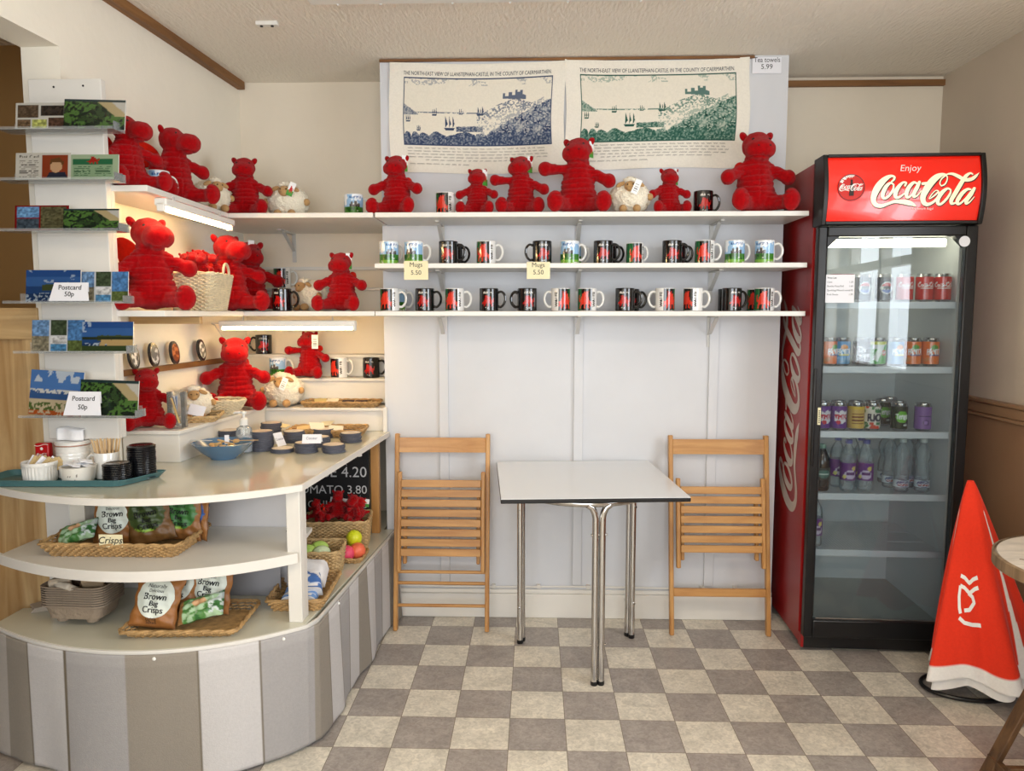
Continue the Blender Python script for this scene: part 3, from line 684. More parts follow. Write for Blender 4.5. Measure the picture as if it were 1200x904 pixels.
def mug(kind, label):
    t = thing('mug', label, 'mug', group={'black': 'black mugs with a red dragon', 'red': 'red dragon mugs with white handles', 'castle': 'castle picture mugs'}[kind])
    R, Hh = .0405, .096; im = mug_img(kind); g = G()
    def f(u, v): a = 2*PI*u; return (R*math.cos(a), R*math.sin(a), .003+v*(Hh-.006))
    g.grid(88, 30, f, im, uv=lambda u, v: (min(u, .999), v)); bc = (14/255,)*3 if kind == 'black' else (236/255, 234/255, 230/255)
    g.lathe([(R, Hh-.003), (R-.001, Hh), (R-.0035, Hh-.001), (R-.004, Hh-.006), (R-.004, .010), (0, .008)], 44, c=bc, close=False); g.lathe([(R, .003), (R-.003, 0), (0, 0)], 44, c=bc, close=False)
    part('cup', g, CERAM, t)
    hp = [(R-.002, 0, .078), (R+.012, 0, .082), (R+.024, 0, .072), (R+.029, 0, .052), (R+.024, 0, .032), (R+.011, 0, .018), (R-.002, 0, .020)]
    P = []
    for i in range(len(hp)-1):
        a, b, c, d = [Vector(hp[max(0, min(len(hp)-1, i+k))]) for k in (-1, 0, 1, 2)]
        for k in range(4): u = k/4; P.append(.5*((2*b)+(c-a)*u+(2*a-5*b+4*c-d)*u*u+(-a+3*b-3*c+d)*u**3))
    P.append(Vector(hp[-1])); part('handle', G().tube(P, .0052, 8), BLACKC if kind == 'black' else WHITEC, t)
    return t
protoM = {k: mug(k, 'x') for k in ('black', 'red', 'castle')}; usedM = set()
def put_mug(kind, px, y, z, rz, label, s=1):
    """px = centre of the cup; rz = direction of the handle, 0 to the right, pi to the left"""
    X = atY(px, 368, y).x; o = protoM[kind]
    if kind in usedM: o = dup(o, label, (X, y, z+.0006), rz, s)
    else: usedM.add(kind); o.location = (X, y, z+.0006); o.rotation_euler = (0, 0, rz); o['label'] = label; o.scale = (s,)*3
    return o
KN = {'black': 'black mug with a red dragon', 'red': 'red dragon mug with white handle', 'castle': 'castle picture mug'}
rowm = [('castle', 457, .85), ('castle', 486, .15), ('black', 526, .1), ('red', 570, .12), ('black', 635, PI), ('castle', 667, .15), ('black', 706, .05), ('red', 743, .45), ('black', 786, .05), ('red', 824, .08), ('castle', 859, .3), ('castle', 894, -.35)]
for i, (k, px, rz) in enumerate(rowm):
    put_mug(k, px, 3.21, z1, rz, '%s, %s from the left on the middle wall shelf' % (KN[k], ORD[i]), .9 if px == 743 else 1)
for k, px, rz, who in (('black', 788, -.02, 'ninth'), ('black', 708, -.02, 'seventh'), ('black', 529, -.05, 'third'), ('castle', 668, -.1, 'sixth')):
    put_mug(k, px+3, 3.325, z1, rz, '%s behind the %s mug of the middle wall shelf' % (KN[k], who))
rowl = [('red', 457, .1), ('black', 498, .05), ('red', 533, .1), ('black', 573, .05), ('black', 618, PI), ('red', 657, PI+.05), ('red', 688, .12), ('black', 732, -.1), ('red', 779, PI), ('red', 812, -.55), ('black', 857, .3), ('red', 895, .05)]
for i, (k, px, rz) in enumerate(rowl):
    put_mug(k, px, 3.21, z2, rz, '%s, %s from the left on the lowest long wall shelf' % (KN[k], ORD[i]))
for k, px, rz, who in (('black', 736, 0, 'eighth'), ('black', 850, .4, 'eleventh'), ('red', 884, -.2, 'twelfth'), ('red', 777, PI, 'ninth'), ('black', 615, PI, 'fifth'), ('castle', 464, 0, 'first')):
    put_mug(k, px+2, 3.325, z2, rz, '%s behind the %s mug, lowest long shelf' % (KN[k], who))
put_mug('castle', 417, 3.28, z0, .75, 'castle picture mug on the alcove top shelf left of the tag-eared dragon')
put_mug('red', 523, 3.25, z0, .1, 'red dragon mug on the top shelf below the blue tea towel')
put_mug('black', 821, 3.24, z0, .1, 'black mug on the top shelf left of the biggest dragon')
put_mug('castle', 192, 2.73, z0, .9, 'castle picture mug on the upper left shelf between two side-facing dragons')
put_mug('red', 332, 3.665, 1.545, .4, 'red dragon mug on the step behind the lower alcove shelf')
put_mug('black', 331, 3.22, z2, .05, 'black mug on the lower alcove shelf left of the fluffy sheep')
put_mug('black', 308, 3.69, 1.222, PI+.1, 'black mug on the narrow upper step under the strip light', .98)
put_mug('castle', 324, 3.605, 1.113, .2, 'castle picture mug on the white step behind the tagged sheep')
put_mug('red', 396, 3.60, 1.113, -.1, 'red dragon mug on the white step right of the small bright dragon')
put_mug('black', 434, 3.60, 1.113, .05, 'black mug at the right end of the white step, alcove corner')

# price tickets
def ticket(px, py0, py1, w_, lines, lab, y=YF-.0025, m=CREAMPAPER, cat='price ticket', sz=.02):
    a = atY(px, py0, y); b = atY(px, py1, y); h = a.z-b.z
    t = thing('price_ticket', lab, cat, (a.x, y, b.z))
    part('card', G().box(-w_/2, w_/2, 0, .0012, 0, h), m, t)
    for i, l in enumerate(lines):
        g = G(); g.text(l, sz, lambda u, v, i=i: (u, -.0006, h*(1-(i+.72)/(len(lines)+.35))+v), bold=.0, maxw=w_*.9); part('writing', g, INK, t, 'printed writing')
    return t
ticket(487.5, 306, 328, .100, ['Mugs', '5.50'], 'cream Mugs ticket on the shelf edge below two castle mugs', sz=.026)
ticket(631, 307, 327, .095, ['Mugs', '5.50'], 'cream Mugs ticket hanging on the shelf edge near the middle', sz=.026)
ticket(899, 67, 86, .125, ['Tea towels', '5.99'], 'small white Tea towels price sign at the top right of the panel', y=YP-.006, m=PAPER, sz=.030)

# ================================================================== TEA TOWELS
def engraving(ink):
    W, Hh = 440, 280; im = img(W, Hh, (240, 234, 220)); U, V = uvg(im); ink = np.array(ink)/255; pap = np.array((234, 227, 210))/255
    # frame of the picture u .09-.91, v .27-.80
    u0, u1, v0, v1 = .085, .925, .26, .865
    u = (U-u0)/(u1-u0); v = (V-v0)/(v1-v0); ins = (u > 0) & (u < 1) & (v > 0) & (v < 1)
    fine = vn(Hh, W, 3, 1, 2); mid = vn(Hh, W, 12, 2, 4); bg_ = vn(Hh, W, 30, 5, 4)
    d = np.zeros(U.shape)
    hill = .18+.55*np.clip((u-.55)/.45, 0, 1)**.8; d = np.where(v < hill-.08+.05*mid, .25+.9*np.clip(fine*2.4-.75, 0, 1)*mid*1.5, d)
    band = .07+.10*bg_+.07*np.abs(np.sin(u*38+3*np.sin(u*9)))**.6; d = np.where(v < band, .45+.55*np.clip(fine*2.2-.45, 0, 1), d)
    d = np.where((v < .26+.04*mid) & (u > .36) & (u < .54) & (v > .20), .5+.4*(fine > .5), d)
    d = np.where((u > .66) & (u < .95) & (v < hill+.02) & (v > hill-.06), .35*(fine > .45), d)
    slope = (v < .70-.9*np.abs(u-.76)) & (v > hill-.05) & (u > .5); d = np.where(slope & (fine > .60), .3, d); d = np.where(slope & (v > .56-.9*np.abs(u-.76)+.03*mid) & (fine > .50), .55, d); d = np.where((np.abs(v-(.70-.8*np.abs(u-.76))) < .008) & (u > .62) & (u < .92) & (fine > .4), .7, d)
    d = np.where((v > .9) & (vn(Hh, W, 40, 8, 3) > .55) & (fine > .5), .3, d)
    d = np.where((np.abs(v-.49) < .008) & (u > .07) & (u < .6) & (fine > .35), .6, d)
    d = np.where((v < .62-(u)*1.6) & (v > .45) & (u < .1), .35+.3*(fine > .5), d)
    d = np.where(ins, d, 0)
    im = pap*(1-d[..., None])+ink*d[..., None]; im[~ins] = np.array((240, 234, 220))/255
    P = lambda pts: [(u0+x*(u1-u0), v0+y*(v1-v0)) for x, y in pts]
    ik = tuple(ink*255)
    poly(im, P([(.67, .70), (.67, .78), (.685, .78), (.685, .74), (.71, .74), (.71, .79), (.735, .79), (.735, .75), (.755, .75), (.755, .83), (.77, .83), (.77, .79), (.785, .79), (.785, .82), (.805, .82), (.805, .76), (.83, .74), (.83, .68)]), tuple(ink*255*.6+70))
    for x, y, s_ in ((.03, .38, .9), (.21, .48, 1), (.31, .30, 2.0), (.39, .50, .9), (.52, .50, 1.3), (.10, .24, .8)):
        for q in range(3): poly(im, P([(x-.012*s_+q*.012*s_, y-.02*s_), (x-.012*s_+q*.012*s_, y+.07*s_), (x-.004*s_+q*.012*s_, y+.01*s_)]), ik)
        poly(im, P([(x-.018*s_, y-.02*s_), (x+.020*s_, y-.02*s_), (x+.014*s_, y-.04*s_), (x-.012*s_, y-.04*s_)]), ik)
    fr = (np.abs(u-.5) < .505) & (np.abs(v-.5) < .51) & ~((np.abs(u-.5) < .498) & (np.abs(v-.5) < .493)); im[fr] = ink
    return im
def towel(x0, x1, zt, zb, ink, lab, seed, mat_ink):
    w_ = x1-x0; h = zt-zb; t = thing('tea_towel', lab, 'tea towel', (x0, YP-.0016, zb))
    def f(u, v):
        sag = -.010*math.sin(PI*u)*(v) ; pin = math.exp(-((u)**2+(1-v)**2)/.03)+math.exp(-((1-u)**2+(1-v)**2)/.03)
        fold = .0035*(1+math.sin(14*(u*1.0+(1-v)*.8+seed)))*math.exp(-min(u, 1-u)*5)+.002*(1+math.sin(u*9+v*6+seed))
        return (u*w_+.004*math.sin(v*7+seed), -.0015-fold, v*h+sag+.005*math.sin(u*6+seed)*(1-v))
    im = engraving(ink); g = G(); g.keepn = True; g.grid(400, 260, f, im, uv=lambda u, v: (u, v))
    part('cloth', g, CLOTHP, t)
    def on(cx, cy):
        def q(u, v): p = f(min(1, max(0, cx+u/w_)), min(1, max(0, cy+v/h))); return (p[0], p[1]-.0012, p[2])
        return q
    g = G(); g.text('THE NORTH-EAST VIEW OF LLANSTEPHAN-CASTLE, IN THE COUNTY OF CAERMARTHEN.', .024, on(.5, .89), maxw=w_*.84, shear=.1); part('title_lettering', g, mat_ink, t, 'printed title line')
    r = random.Random(seed)
    for i in range(6):
        g = G(); xa, xb = (.10, .90) if i < 4 else ((.2, .8) if i == 4 else (.11, .48)); y_ = .225-i*.027-(.01 if i == 5 else 0)
        x = xa
        while x < xb-.02:
            L_ = r.uniform(.015, .05); pts = []
            n = int(L_/.004)+2
            for k in range(n): pts.append(Vector(on(x+L_*k/n, y_+.006*math.sin(k*2.1+i)+.002*r.random())(0, 0)))
            g.tube(pts, .0009, 3, caps=False); x += L_+.009
        part('script_line', g, mat('script_ink', (92, 84, 78), .8), t, 'line of small handwriting')
    return t
i1 = mat('blue_ink', (40, 48, 66), .8)
xa = atY(456, 74, YP).x; xb = atY(663, 74, YP).x; xc = atY(879, 70, YP).x; zt_ = atY(560, 72, YP).z; zb_ = atY(560, 203, YP).z
towel(xa, xb-.004, zt_-.002, zb_, (44, 62, 96), 'cream tea towel with a blue castle engraving pinned on the panel', 1.3, i1)
towel(xb, xc, zt_+.004, zb_+.014, (30, 84, 70), 'cream tea towel with a green castle engraving pinned on the panel', 4.1, i1)

# ================================================================== POSTCARD TOWER
TW = thing('display_column', 'white board column holding six acrylic ledges of postcards', 'display column', (-1.49, 2.41, HC))
part('board', G().box(-.118, .117, 0, .026, .128, 1.28), PAINT, TW, None, .002)
part('side_return', G().box(.099, .117, .027, .05, .128, .96), PAINT, TW, None, .002)
for x, z in ((-.035, 1.255), (.06, 1.258)): part('nail_hole', G().lathe([(.0035, 0), (.0035, .0006)], 8), INK, TW, None, 0, (x, -.0005, z), (PI/2, 0, 0))
def cardimg(kind, seed=0):
    W, Hh = 66, 44; im = img(W, Hh, (60, 96, 50)); U, V = uvg(im); n = vn(Hh, W, 10, seed, 4); f = vn(Hh, W, 2.6, seed+50, 2)
    def setc(m, c): im[m] = np.array(c)/255.
    if kind == 'green':
        setc(V > 0, (56, 78, 44)); setc(n > .5, (86, 124, 58)); setc(f > .56, (28, 44, 30)); setc((U+.6*V > 1.12) & (V > .45), (196, 176, 130)); setc((U+.6*V > 1.34), (210, 206, 196)); setc((V < .22) & (n < .5), (30, 44, 30)); setc(V > .93, (40, 60, 60))
    elif kind in ('coast', 'bay'):
        setc(V > 0, (40, 74, 128)); setc(V > .5, (60, 104, 168)); setc(V > .8, (44, 84, 150)); setc((V > .62) & (n > .64), (170, 190, 214)); setc((V < .5+.1*n) & (V > .36) & (U > .3), (72, 84, 50)); setc((V < .28), (34, 60, 104)); setc((V < .3) & (f > .6), (180, 196, 210))
        if kind == 'bay': setc((V < .5) & (U > .35) & (n > .4), (198, 166, 110)); setc((V < .2), (60, 76, 42)); setc((V < .5) & (V > .42), (44, 56, 36))
    elif kind == 'collage':
        setc(V > 0, (232, 228, 216)); cs = [(96, 78, 60), (54, 46, 40), (120, 96, 70), (196, 200, 110), (90, 64, 50)]; b = [(.04, .45, .46, .93), (.5, .52, .96, .9), (.04, .06, .3, .38), (.33, .06, .62, .38), (.65, .06, .96, .45)]
        for (x0, y0, x1, y1), c in zip(b, cs): k = (U > x0) & (U < x1) & (V > y0) & (V < y1); im[k] = np.array(c)/255*(.6+.9*f[k])[:, None]
    elif kind == 'multi':
        b = [(.0, .5, .34, 1, (120, 160, 206)), (.0, 0, .34, .5, (150, 142, 118)), (.36, .52, .66, 1, (70, 84, 60)), (.36, .26, .66, .5, (222, 222, 220)), (.36, 0, .66, .24, (90, 150, 196)), (.68, .35, 1, 1, (84, 134, 190)), (.68, 0, 1, .35, (96, 110, 60))]
        setc(V > 0, (230, 232, 234))
        for x0, y0, x1, y1, c in b: k = (U >= x0) & (U < x1) & (V >= y0) & (V < y1); im[k] = np.clip(np.array(c)/255*(.65+.7*f[k])[:, None], 0, 1)
    elif kind == 'portrait':
        setc(V > 0, (226, 220, 206)); rect(im, .48, .06, .96, .94, (150, 62, 34)); poly(im, [(.56, .06), (.62, .3), (.9, .3), (.96, .06)], (44, 46, 62)); disc(im, .74, .50, .11, .22, (216, 170, 128)); poly(im, [(.62, .55), (.64, .78), (.80, .84), (.88, .66), (.86, .5), (.82, .66), (.68, .66)], (110, 70, 36))
        for q in range(9): setc((np.abs(V-(.12+q*.075)) < .016) & (U > .07) & (U < .43) & (f > .42), (110, 104, 98))
        rtext(im, 'Post Card', .25, .88, .09, (60, 56, 50), maxw=.36)
    elif kind == 'anthem':
        setc(V > 0, (176, 196, 160)); rect(im, .1, .12, .9, .84, (44, 112, 72)); rect(im, .1, .12, .9, .62, (150, 180, 140)); poly(im, [(.38+.26*x, .62+.34*y) for x, y in DRAG], (176, 40, 30))
        for q in range(6): setc((np.abs(V-(.2+q*.068)) < .014) & ((np.abs(U-.3) < .16) | (np.abs(U-.7) < .16)) & (f > .4), (30, 80, 50))
    elif kind == 'town':
        setc(V > 0, (84, 130, 196)); setc((V > .75) & (n > .5), (206, 218, 232)); setc(V < .55, (60, 96, 150)); setc((V < .58) & (V > .5) & (f > .45), (226, 226, 220)); setc(V < .34, (214, 196, 160)); setc((V < .3) & (f > .5), (90, 110, 56)); setc((V < .12) & (f > .45), (190, 90, 40))
    elif kind == 'sea_collage':
        setc(V > 0, (140, 24, 26)); 
        for x0, y0, x1, y1, c in ((.05, .52, .45, .95, (120, 170, 220)), (.05, .05, .45, .48, (70, 84, 96)), (.48, .05, .95, .95, (100, 96, 66))): k = (U > x0) & (U < x1) & (V > y0) & (V < y1); im[k] = np.clip(np.array(c)/255*(.6+.8*f[k])[:, None], 0, 1)
    return im
def postcard(px0, px1, py0, py1, kind, lab, seed=0, y=2.345, tilt=.12, ry=0, thick=.004):
    a = atY(px0, py1, y); b = atY(px1, py0, y); w_ = b.x-a.x; h = b.z-a.z; c = ((a.x+b.x)/2, y, a.z)
    im = cardimg(kind, seed)*.80; g = G(); g.keepn = True
    if h > w_ and kind not in ('town',): im = im
    g.grid(66, 44, lambda u, v: ((u-.5)*w_, 0, v*h), im, uv=lambda u, v: (u, v)); g.box(-w_/2, w_/2, .0004, thick, 0, h, c=(.9, .9, .88))
    o = solo('postcard', g, GLOSSP, lab, 'postcard', c); o.rotation_euler = (-tilt, ry, 0); return o
def ledge(px0, px1, py, lab):
    y = 2.33; a = atY(px0, py, y); b = atY(px1, py, y); w_ = b.x-a.x
    t = thing('acrylic_ledge', lab, 'postcard holder', ((a.x+b.x)/2, y, a.z), group='clear acrylic postcard ledges')
    part('base', G().box(-w_/2, w_/2, -.022, .045, -.0022, -.0007), CLEAR, t)
    part('front_lip', G().box(-w_/2, w_/2, -.0238, -.0223, -.0025, .006), CLEAR, t)
    part('back_plate', G().box(-w_/2+.01, w_/2-.01, .0455, .047, -.0022, .03), CLEAR, t)
    part('side_lip', G().box(w_/2+.0002, w_/2+.0024, -.02, .044, -.0025, .022), CLEAR, t); return a.z
def tent(px0, px1, py0, py1, lab, lines, y=2.312):
    a = atY(px0, py1, y); b = atY(px1, py0, y); w_ = b.x-a.x; h = b.z-a.z
    t = thing('price_ticket', lab, 'price ticket', ((a.x+b.x)/2, y, a.z))
    g = G(); s_ = .25*h
    v = [(-w_/2, 0, 0), (w_/2, 0, 0), (w_/2-.012, s_, h), (-w_/2+.012, s_, h), (-w_/2, .001, 0), (w_/2, .001, 0), (w_/2-.012, s_+.001, h), (-w_/2+.012, s_+.001, h)]
    g.add(v, [(0, 1, 2, 3), (4, 5, 6, 7), (0, 1, 5, 4), (1, 2, 6, 5), (2, 3, 7, 6), (3, 0, 4, 7)]); g.box(-w_/2+.012, w_/2-.008, s_+.0012, s_+.0022, h*.5, h); part('card', g, PAPER, t)
    for i, l in enumerate(lines):
        g = G(); g.text(l, .021, lambda u, q, i=i: (u, (h*(.62-.36*i)+q)/h*s_-.0008, h*(.62-.36*i)+q), maxw=w_*.62, bold=.01); part('writing', g, INK, t, 'printed writing')
    return t
LV = [(2, 137, 153, 'first and topmost'), (2, 138, 212, 'second'), (5, 143, 271, 'third'), (9, 148, 355, 'fourth'), (21, 152, 413, 'fifth'), (27, 162, 488, 'lowest')]
for a, b, c, n_ in LV: ledge(a, b, c, 'clear acrylic postcard ledge, %s on the white column' % n_)
postcard(18, 76, 119, 152, 'collage', 'white postcard of interior photos on the topmost ledge', 1, y=2.36)
postcard(74, 144, 115, 152, 'green', 'green countryside postcard on the topmost ledge, right half', 2, ry=.03)
postcard(18, 81, 178, 211, 'portrait', 'postcard with text and a painted portrait on the second ledge', 3)
postcard(79, 137, 180, 211, 'anthem', 'pale green postcard with a small red dragon on the second ledge', 4)
postcard(17, 79, 240, 270, 'sea_collage', 'dark red bordered collage postcard on the third ledge', 5, y=2.36)
postcard(74, 138, 244, 270, 'green', 'green coast postcard on the third ledge', 2)
postcard(30, 92, 316, 354, 'coast', 'deep blue sea and sky postcard behind a price tent, fourth ledge', 7)
postcard(91, 148, 318, 354, 'multi', 'beach collage postcard at the right of the fourth ledge', 8, y=2.36)
postcard(37, 97, 375, 412, 'multi', 'multi-picture village postcard on the left of the fifth ledge', 9)
postcard(96, 154, 377, 412, 'bay', 'sandy bay postcard on the right of the fifth ledge', 10)
postcard(33, 92, 435, 487, 'town', 'tall seaside town postcard on the lowest ledge', 11, ry=.06)
postcard(93, 159, 446, 487, 'green', 'green hillside and beach postcard on the lowest ledge', 2, ry=.03)
tent(57, 103, 331, 353, 'folded white Postcard 50p tent on the fourth ledge', ['Postcard', '50p'])
tent(74, 117, 460, 487, 'folded white Postcard 50p tent on the lowest ledge', ['Postcard', '50p'])
# oval plaques on a wooden rail along the left wall
def W_(s, z, off): # along the left wall: s = distance in depth
    y = s; return Vector((XL(y)+off, y, z))
solo('plaque_rail', G().beam(W_(2.46, 1.205, .014), W_(3.62, 1.205, .014), .020, .022), BATT, 'brown wooden rail on the left wall carrying oval slate plaques', 'rail', bevel=.001)
for i, (px, py, c) in enumerate(((155, 421, (90, 90, 92)), (179, 417, (110, 110, 112)), (203, 416, (120, 62, 34)), (235, 411, (120, 118, 112)))):
    # find the place on the wall plane whose pixel matches
    best = min(np.linspace(2.46, 3.6, 200), key=lambda y: abs((cam.matrix_world.inverted() if False else 0) or 0) + abs((lambda d: (EYE.x+d.x*(y/d.y))-(XL(y)+.03))(ray(px, py))))
    best = float(best); z_ = 1.216+.048
    im = img(30, 40, c); n = vn(40, 30, 8, i, 3); im[n > .55] = np.array((222, 222, 220))/255 if i != 2 else np.array((190, 110, 60))/255; U, V = uvg(im); im[((U-.5)**2+(V-.5)**2) > .17] = np.array((40, 40, 42))/255
    g = G(); g.lathe([(0, -.005), (.97, -.005), (1, 0), (.97, .005), (.9, .005)], 32, c=(.13, .13, .14), close=False)
    g.grid(24, 24, lambda u, v: (math.sqrt(u)*.92*math.cos(v*2*PI), math.sqrt(u)*.92*math.sin(v*2*PI), .0056), im, uv=lambda u, v: (.5+.5*math.sqrt(u)*math.cos(v*2*PI), .5+.5*math.sqrt(u)*math.sin(v*2*PI)))
    g.v = [(x*.033, y*.048, z if abs(z) < .1 else z) for x, y, z in g.v]
    o = solo('slate_plaque', g, GLOSSP, ['grey oval plaque nearest the postcards on the wooden rail', 'grey and white oval plaque, second along the wooden rail', 'brown oval plaque with an orange mark on the wooden rail', 'oval plaque farthest along the wooden rail, beside the big dragon'][i], 'plaque', W_(best, z_, .034))
    o.rotation_euler = (PI/2-.12, 0, PI/2-LA)

# ================================================================== FOLDED CHAIRS
def folded_chair(name, label, xl, xr, slats, rungs, loc, lean, rz=0, inner=(.385, .05)):
    """leans back on the wall: local z up the frame, x across, origin between the feet"""
    w_ = xr-xl; t = thing(name, label, 'folding chair', loc, rz, 'folded wooden chairs'); H_ = .885; M_ = Rx(-lean)
    def P(g): g.v = [tuple(M_ @ Vector(p)) for p in g.v]; return g
    for sx in (-1, 1):
        part('leg', P(G().box(sx*w_/2-.0095, sx*w_/2+.0095, -.016, .016, 0, H_)), BEECH, t, None, .004)
    n = 9; pts = []
    g = G(); zt, zb = H_-.018, H_-.085
    for k in range(n):
        a = -w_/2+.0095+(w_-.019)*k/n; b = -w_/2+.0095+(w_-.019)*(k+1)/n
        ya = .012*math.sin(PI*k/n); yb = .012*math.sin(PI*(k+1)/n)
        g.add([(a, ya-.007, zb), (b, yb-.007, zb), (b, yb-.007, zt), (a, ya-.007, zt), (a, ya+.007, zb), (b, yb+.007, zb), (b, yb+.007, zt), (a, ya+.007, zt)], [(0, 1, 2, 3), (5, 4, 7, 6), (3, 2, 6, 7), (1, 0, 4, 5)]+([(0, 3, 7, 4)] if k == 0 else [])+([(1, 5, 6, 2)] if k == n-1 else []))
    part('top_rail', P(g), BEECHX, t)
    wi = inner[0]; zs0, zs1 = slats[0], slats[1]
    for sx in (-1, 1):
        part('seat_rail', P(G().box(sx*wi/2-.009, sx*wi/2+.009, -.046, -.020, zs0-.065, zs1+.030)), BEECH, t, None, .004)
    k = slats[2]; hs = (zs1-zs0)/k
    for i in range(k):
        z = zs0+hs*(i+.5); part('seat_slat', P(G().box(-wi/2+.009, wi/2-.009, -.052, -.040, z-hs*.37, z+hs*.37)), BEECHX, t, None, .002)
    for sx in (-1, 1): part('inner_leg', P(G().box(sx*(wi/2-.022)-.008, sx*(wi/2-.022)+.008, -.018, .010, slats[3], .60)), BEECH, t, None, .004)
    for z, kind in rungs:
        if kind == 'rod': part('rung', P(G().tube([(-w_/2, 0, z), (w_/2, 0, z)], .0075, 10)), BEECHX, t)
        else: part('rail', P(G().box(-w_/2+.009, w_/2-.009, -.012, .006, z-.018, z+.018)), BEECHX, t, None, .003)
    return t
folded_chair('folding_chair', 'folded wooden slatted chair leaning on the wall left of the square table', -.2, .212, (.335, .685, 8, .30), ((.262, 'rod'), (.212, 'rod'), (.112, 'rod')), (-.418, 3.245, .001), .135, 0, (.375, .05))
folded_chair('folding_chair', 'folded wooden slatted chair leaning on the wall right of the square table', -.2, .225, (.365, .665, 7, .33), ((.188, 'flat'),), (.822, 3.235, .001), .145, side(0), (.372, .05))

# ================================================================== SQUARE TABLE
t = thing('square_table', 'square white-topped table with black edge and chrome tube legs', 'table', (.20, 3.045, 0), side(4.2))
ZTB = .75; S2 = .348
part('tabletop', G().box(-S2, S2, -S2, S2, ZTB-.002, ZTB), mat('white_laminate', (226, 228, 230), .25, coat=.3), t, 'white laminate top')
part('edge_band', G().box(-S2-.0015, S2+.0015, -S2-.0015, S2+.0015, ZTB-.018, ZTB-.0022), BLACKP, t, 'black edge', .003)
part('ring', G().tube([(.275*math.cos(a), .275*math.sin(a), ZTB-.040) for a in np.linspace(0, 2*PI, 64, endpoint=False)], .0135, 10, closed=True), CHROME, t, 'chrome ring under the top')
part('mount_plate', G().lathe([(.10, ZTB-.040), (.12, ZTB-.024), (.26, ZTB-.0185)], 40, close=True), BLACKP, t, 'dark underframe')
for a in (-81, 159, 37):
    a = math.radians(a)-side(4.2); r_ = Vector((math.cos(a), math.sin(a), 0)); tg = Vector((-r_.y, r_.x, 0))
    for s_ in (-1, 1):
        p0 = r_*.275
        pts = [p0+tg*s_*.0133+Vector((0, 0, z)) for z in (.012, .2, .4, .6, .655)]+[p0+tg*s_*(.0133+.004)+Vector((0, 0, .675)), p0+tg*s_*(.0133+.014)+Vector((0, 0, .695)), p0+tg*s_*(.0133+.030)+Vector((0, 0, .706))]
        l = part('leg', G().tube(pts, .0128, 12), CHROME, t)
        part('foot_cap', G().lathe([(.0125, 0), (.0137, .003), (.0137, .016), (.0125, .017)], 14, tuple(p0+tg*s_*.0133)), BLACKP, l)
    for z in (.16, .59):
        b_ = r_*.275; part('bolt', G().tube([b_-tg*.031+Vector((0, 0, z)), b_+tg*.031+Vector((0, 0, z))], .004, 8), CHROME, t)

# ================================================================== DRINKS FRIDGE
FW, FD, FH = .610, .60, 2.035
fr = thing('drinks_fridge', 'tall red and black glass-door drinks fridge with illuminated shelves', 'fridge', (1.124, 3.085, 0), side(-2.2))
FM = T(1.124, 3.085, 0) @ Rz(side(-2.2)); FI = FM.inverted()
def floc(px, py, y):
    o = FI @ EYE; d = FI.to_3x3() @ ray(px, py); return o+d*((y-o.y)/d.y)
g = G().box(0, .012, .04, FD, .03, FH-.01); part('side_panel', g, COKE, fr, 'red left side', .002)
part('side_panel', G().box(FW-.012, FW, .04, FD, .03, FH-.01), COKE, fr, 'red right side', .002)
INN = mat('fridge_liner', (222, 226, 228), .35)
g = G(); part('back_panel', G().box(.012, FW-.012, FD-.03, FD, .03, FH-.01), INN, fr); part('top_panel', G().box(.012, FW-.012, .05, FD-.03, 1.76, FH-.01), INN, fr)
part('base_panel', G().box(.012, FW-.012, .045, FD-.03, .03, .125), mat('liner_floor', (190, 188, 180), .4, var=.1), fr)
part('inner_wall', G().box(.0125, .034, .045, FD-.031, .125, 1.76), INN, fr); part('inner_wall', G().box(FW-.034, FW-.0125, .045, FD-.031, .125, 1.76), INN, fr)
part('plinth', G().box(.01, FW-.01, .012, .06, .012, .105), BLACKP, fr, 'black kick plate', .004)
for x in (.05, FW-.05):
    for y in (.06, FD-.05): part('foot', G().lathe([(.018, 0), (.018, .012), (.008, .013), (.008, .03)], 12, (x, y, 0)), BLACKP, fr)
part('corner_plate', G().box(-.001, .011, -.0, .039, .02, .075), COKE, fr, 'red corner plate', .002)
# door
ZD0, ZD1 = .075, 1.765; dx0, dx1 = 0.0, FW
door = part('door', G().box(dx0, dx0+.036, -.028, .010, ZD0, ZD1).box(dx1-.044, dx1, -.028, .010, ZD0, ZD1).box(dx0+.036, dx1-.044, -.028, .010, ZD0, ZD0+.075).box(dx0+.036, dx1-.044, -.028, .010, ZD1-.04, ZD1), BLACKP, fr, 'black door frame', .005)
g = G()
for cx, sx in ((dx0+.036, 1), (dx1-.044, -1)): g.add([(cx, -.027, ZD1-.04), (cx+sx*.045, -.027, ZD1-.04), (cx, -.027, ZD1-.085), (cx, .009, ZD1-.04), (cx+sx*.045, .009, ZD1-.04), (cx, .009, ZD1-.085)], [(0, 1, 2), (3, 4, 5), (0, 1, 4, 3), (1, 2, 5, 4), (2, 0, 3, 5)])
g2 = G(); g2.v, g2.f, g2.c = g.v[:6], g.f[:5], g.c[:6]; g3 = G(); g3.add(g.v[6:], [tuple(i-6 for i in q) for q in g.f[5:]])
part('corner_gusset', g2, BLACKP, door); part('corner_gusset', g3, BLACKP, door)
part('glass', G().box(dx0+.034, dx1-.042, -.012, -.008, ZD0+.072, ZD1-.038), GLASS, door, 'clear glass pane')
part('gasket', G().box(dx0+.040, dx0+.047, .001, .012, ZD0+.08, ZD1-.045), mat('gasket_grey', (60, 62, 66), .5), door)
part('trim_strip', G().box(dx0+.05, dx1-.05, -.016, -.012, ZD0+.076, ZD0+.082), CHROME, door, 'thin bright trim')
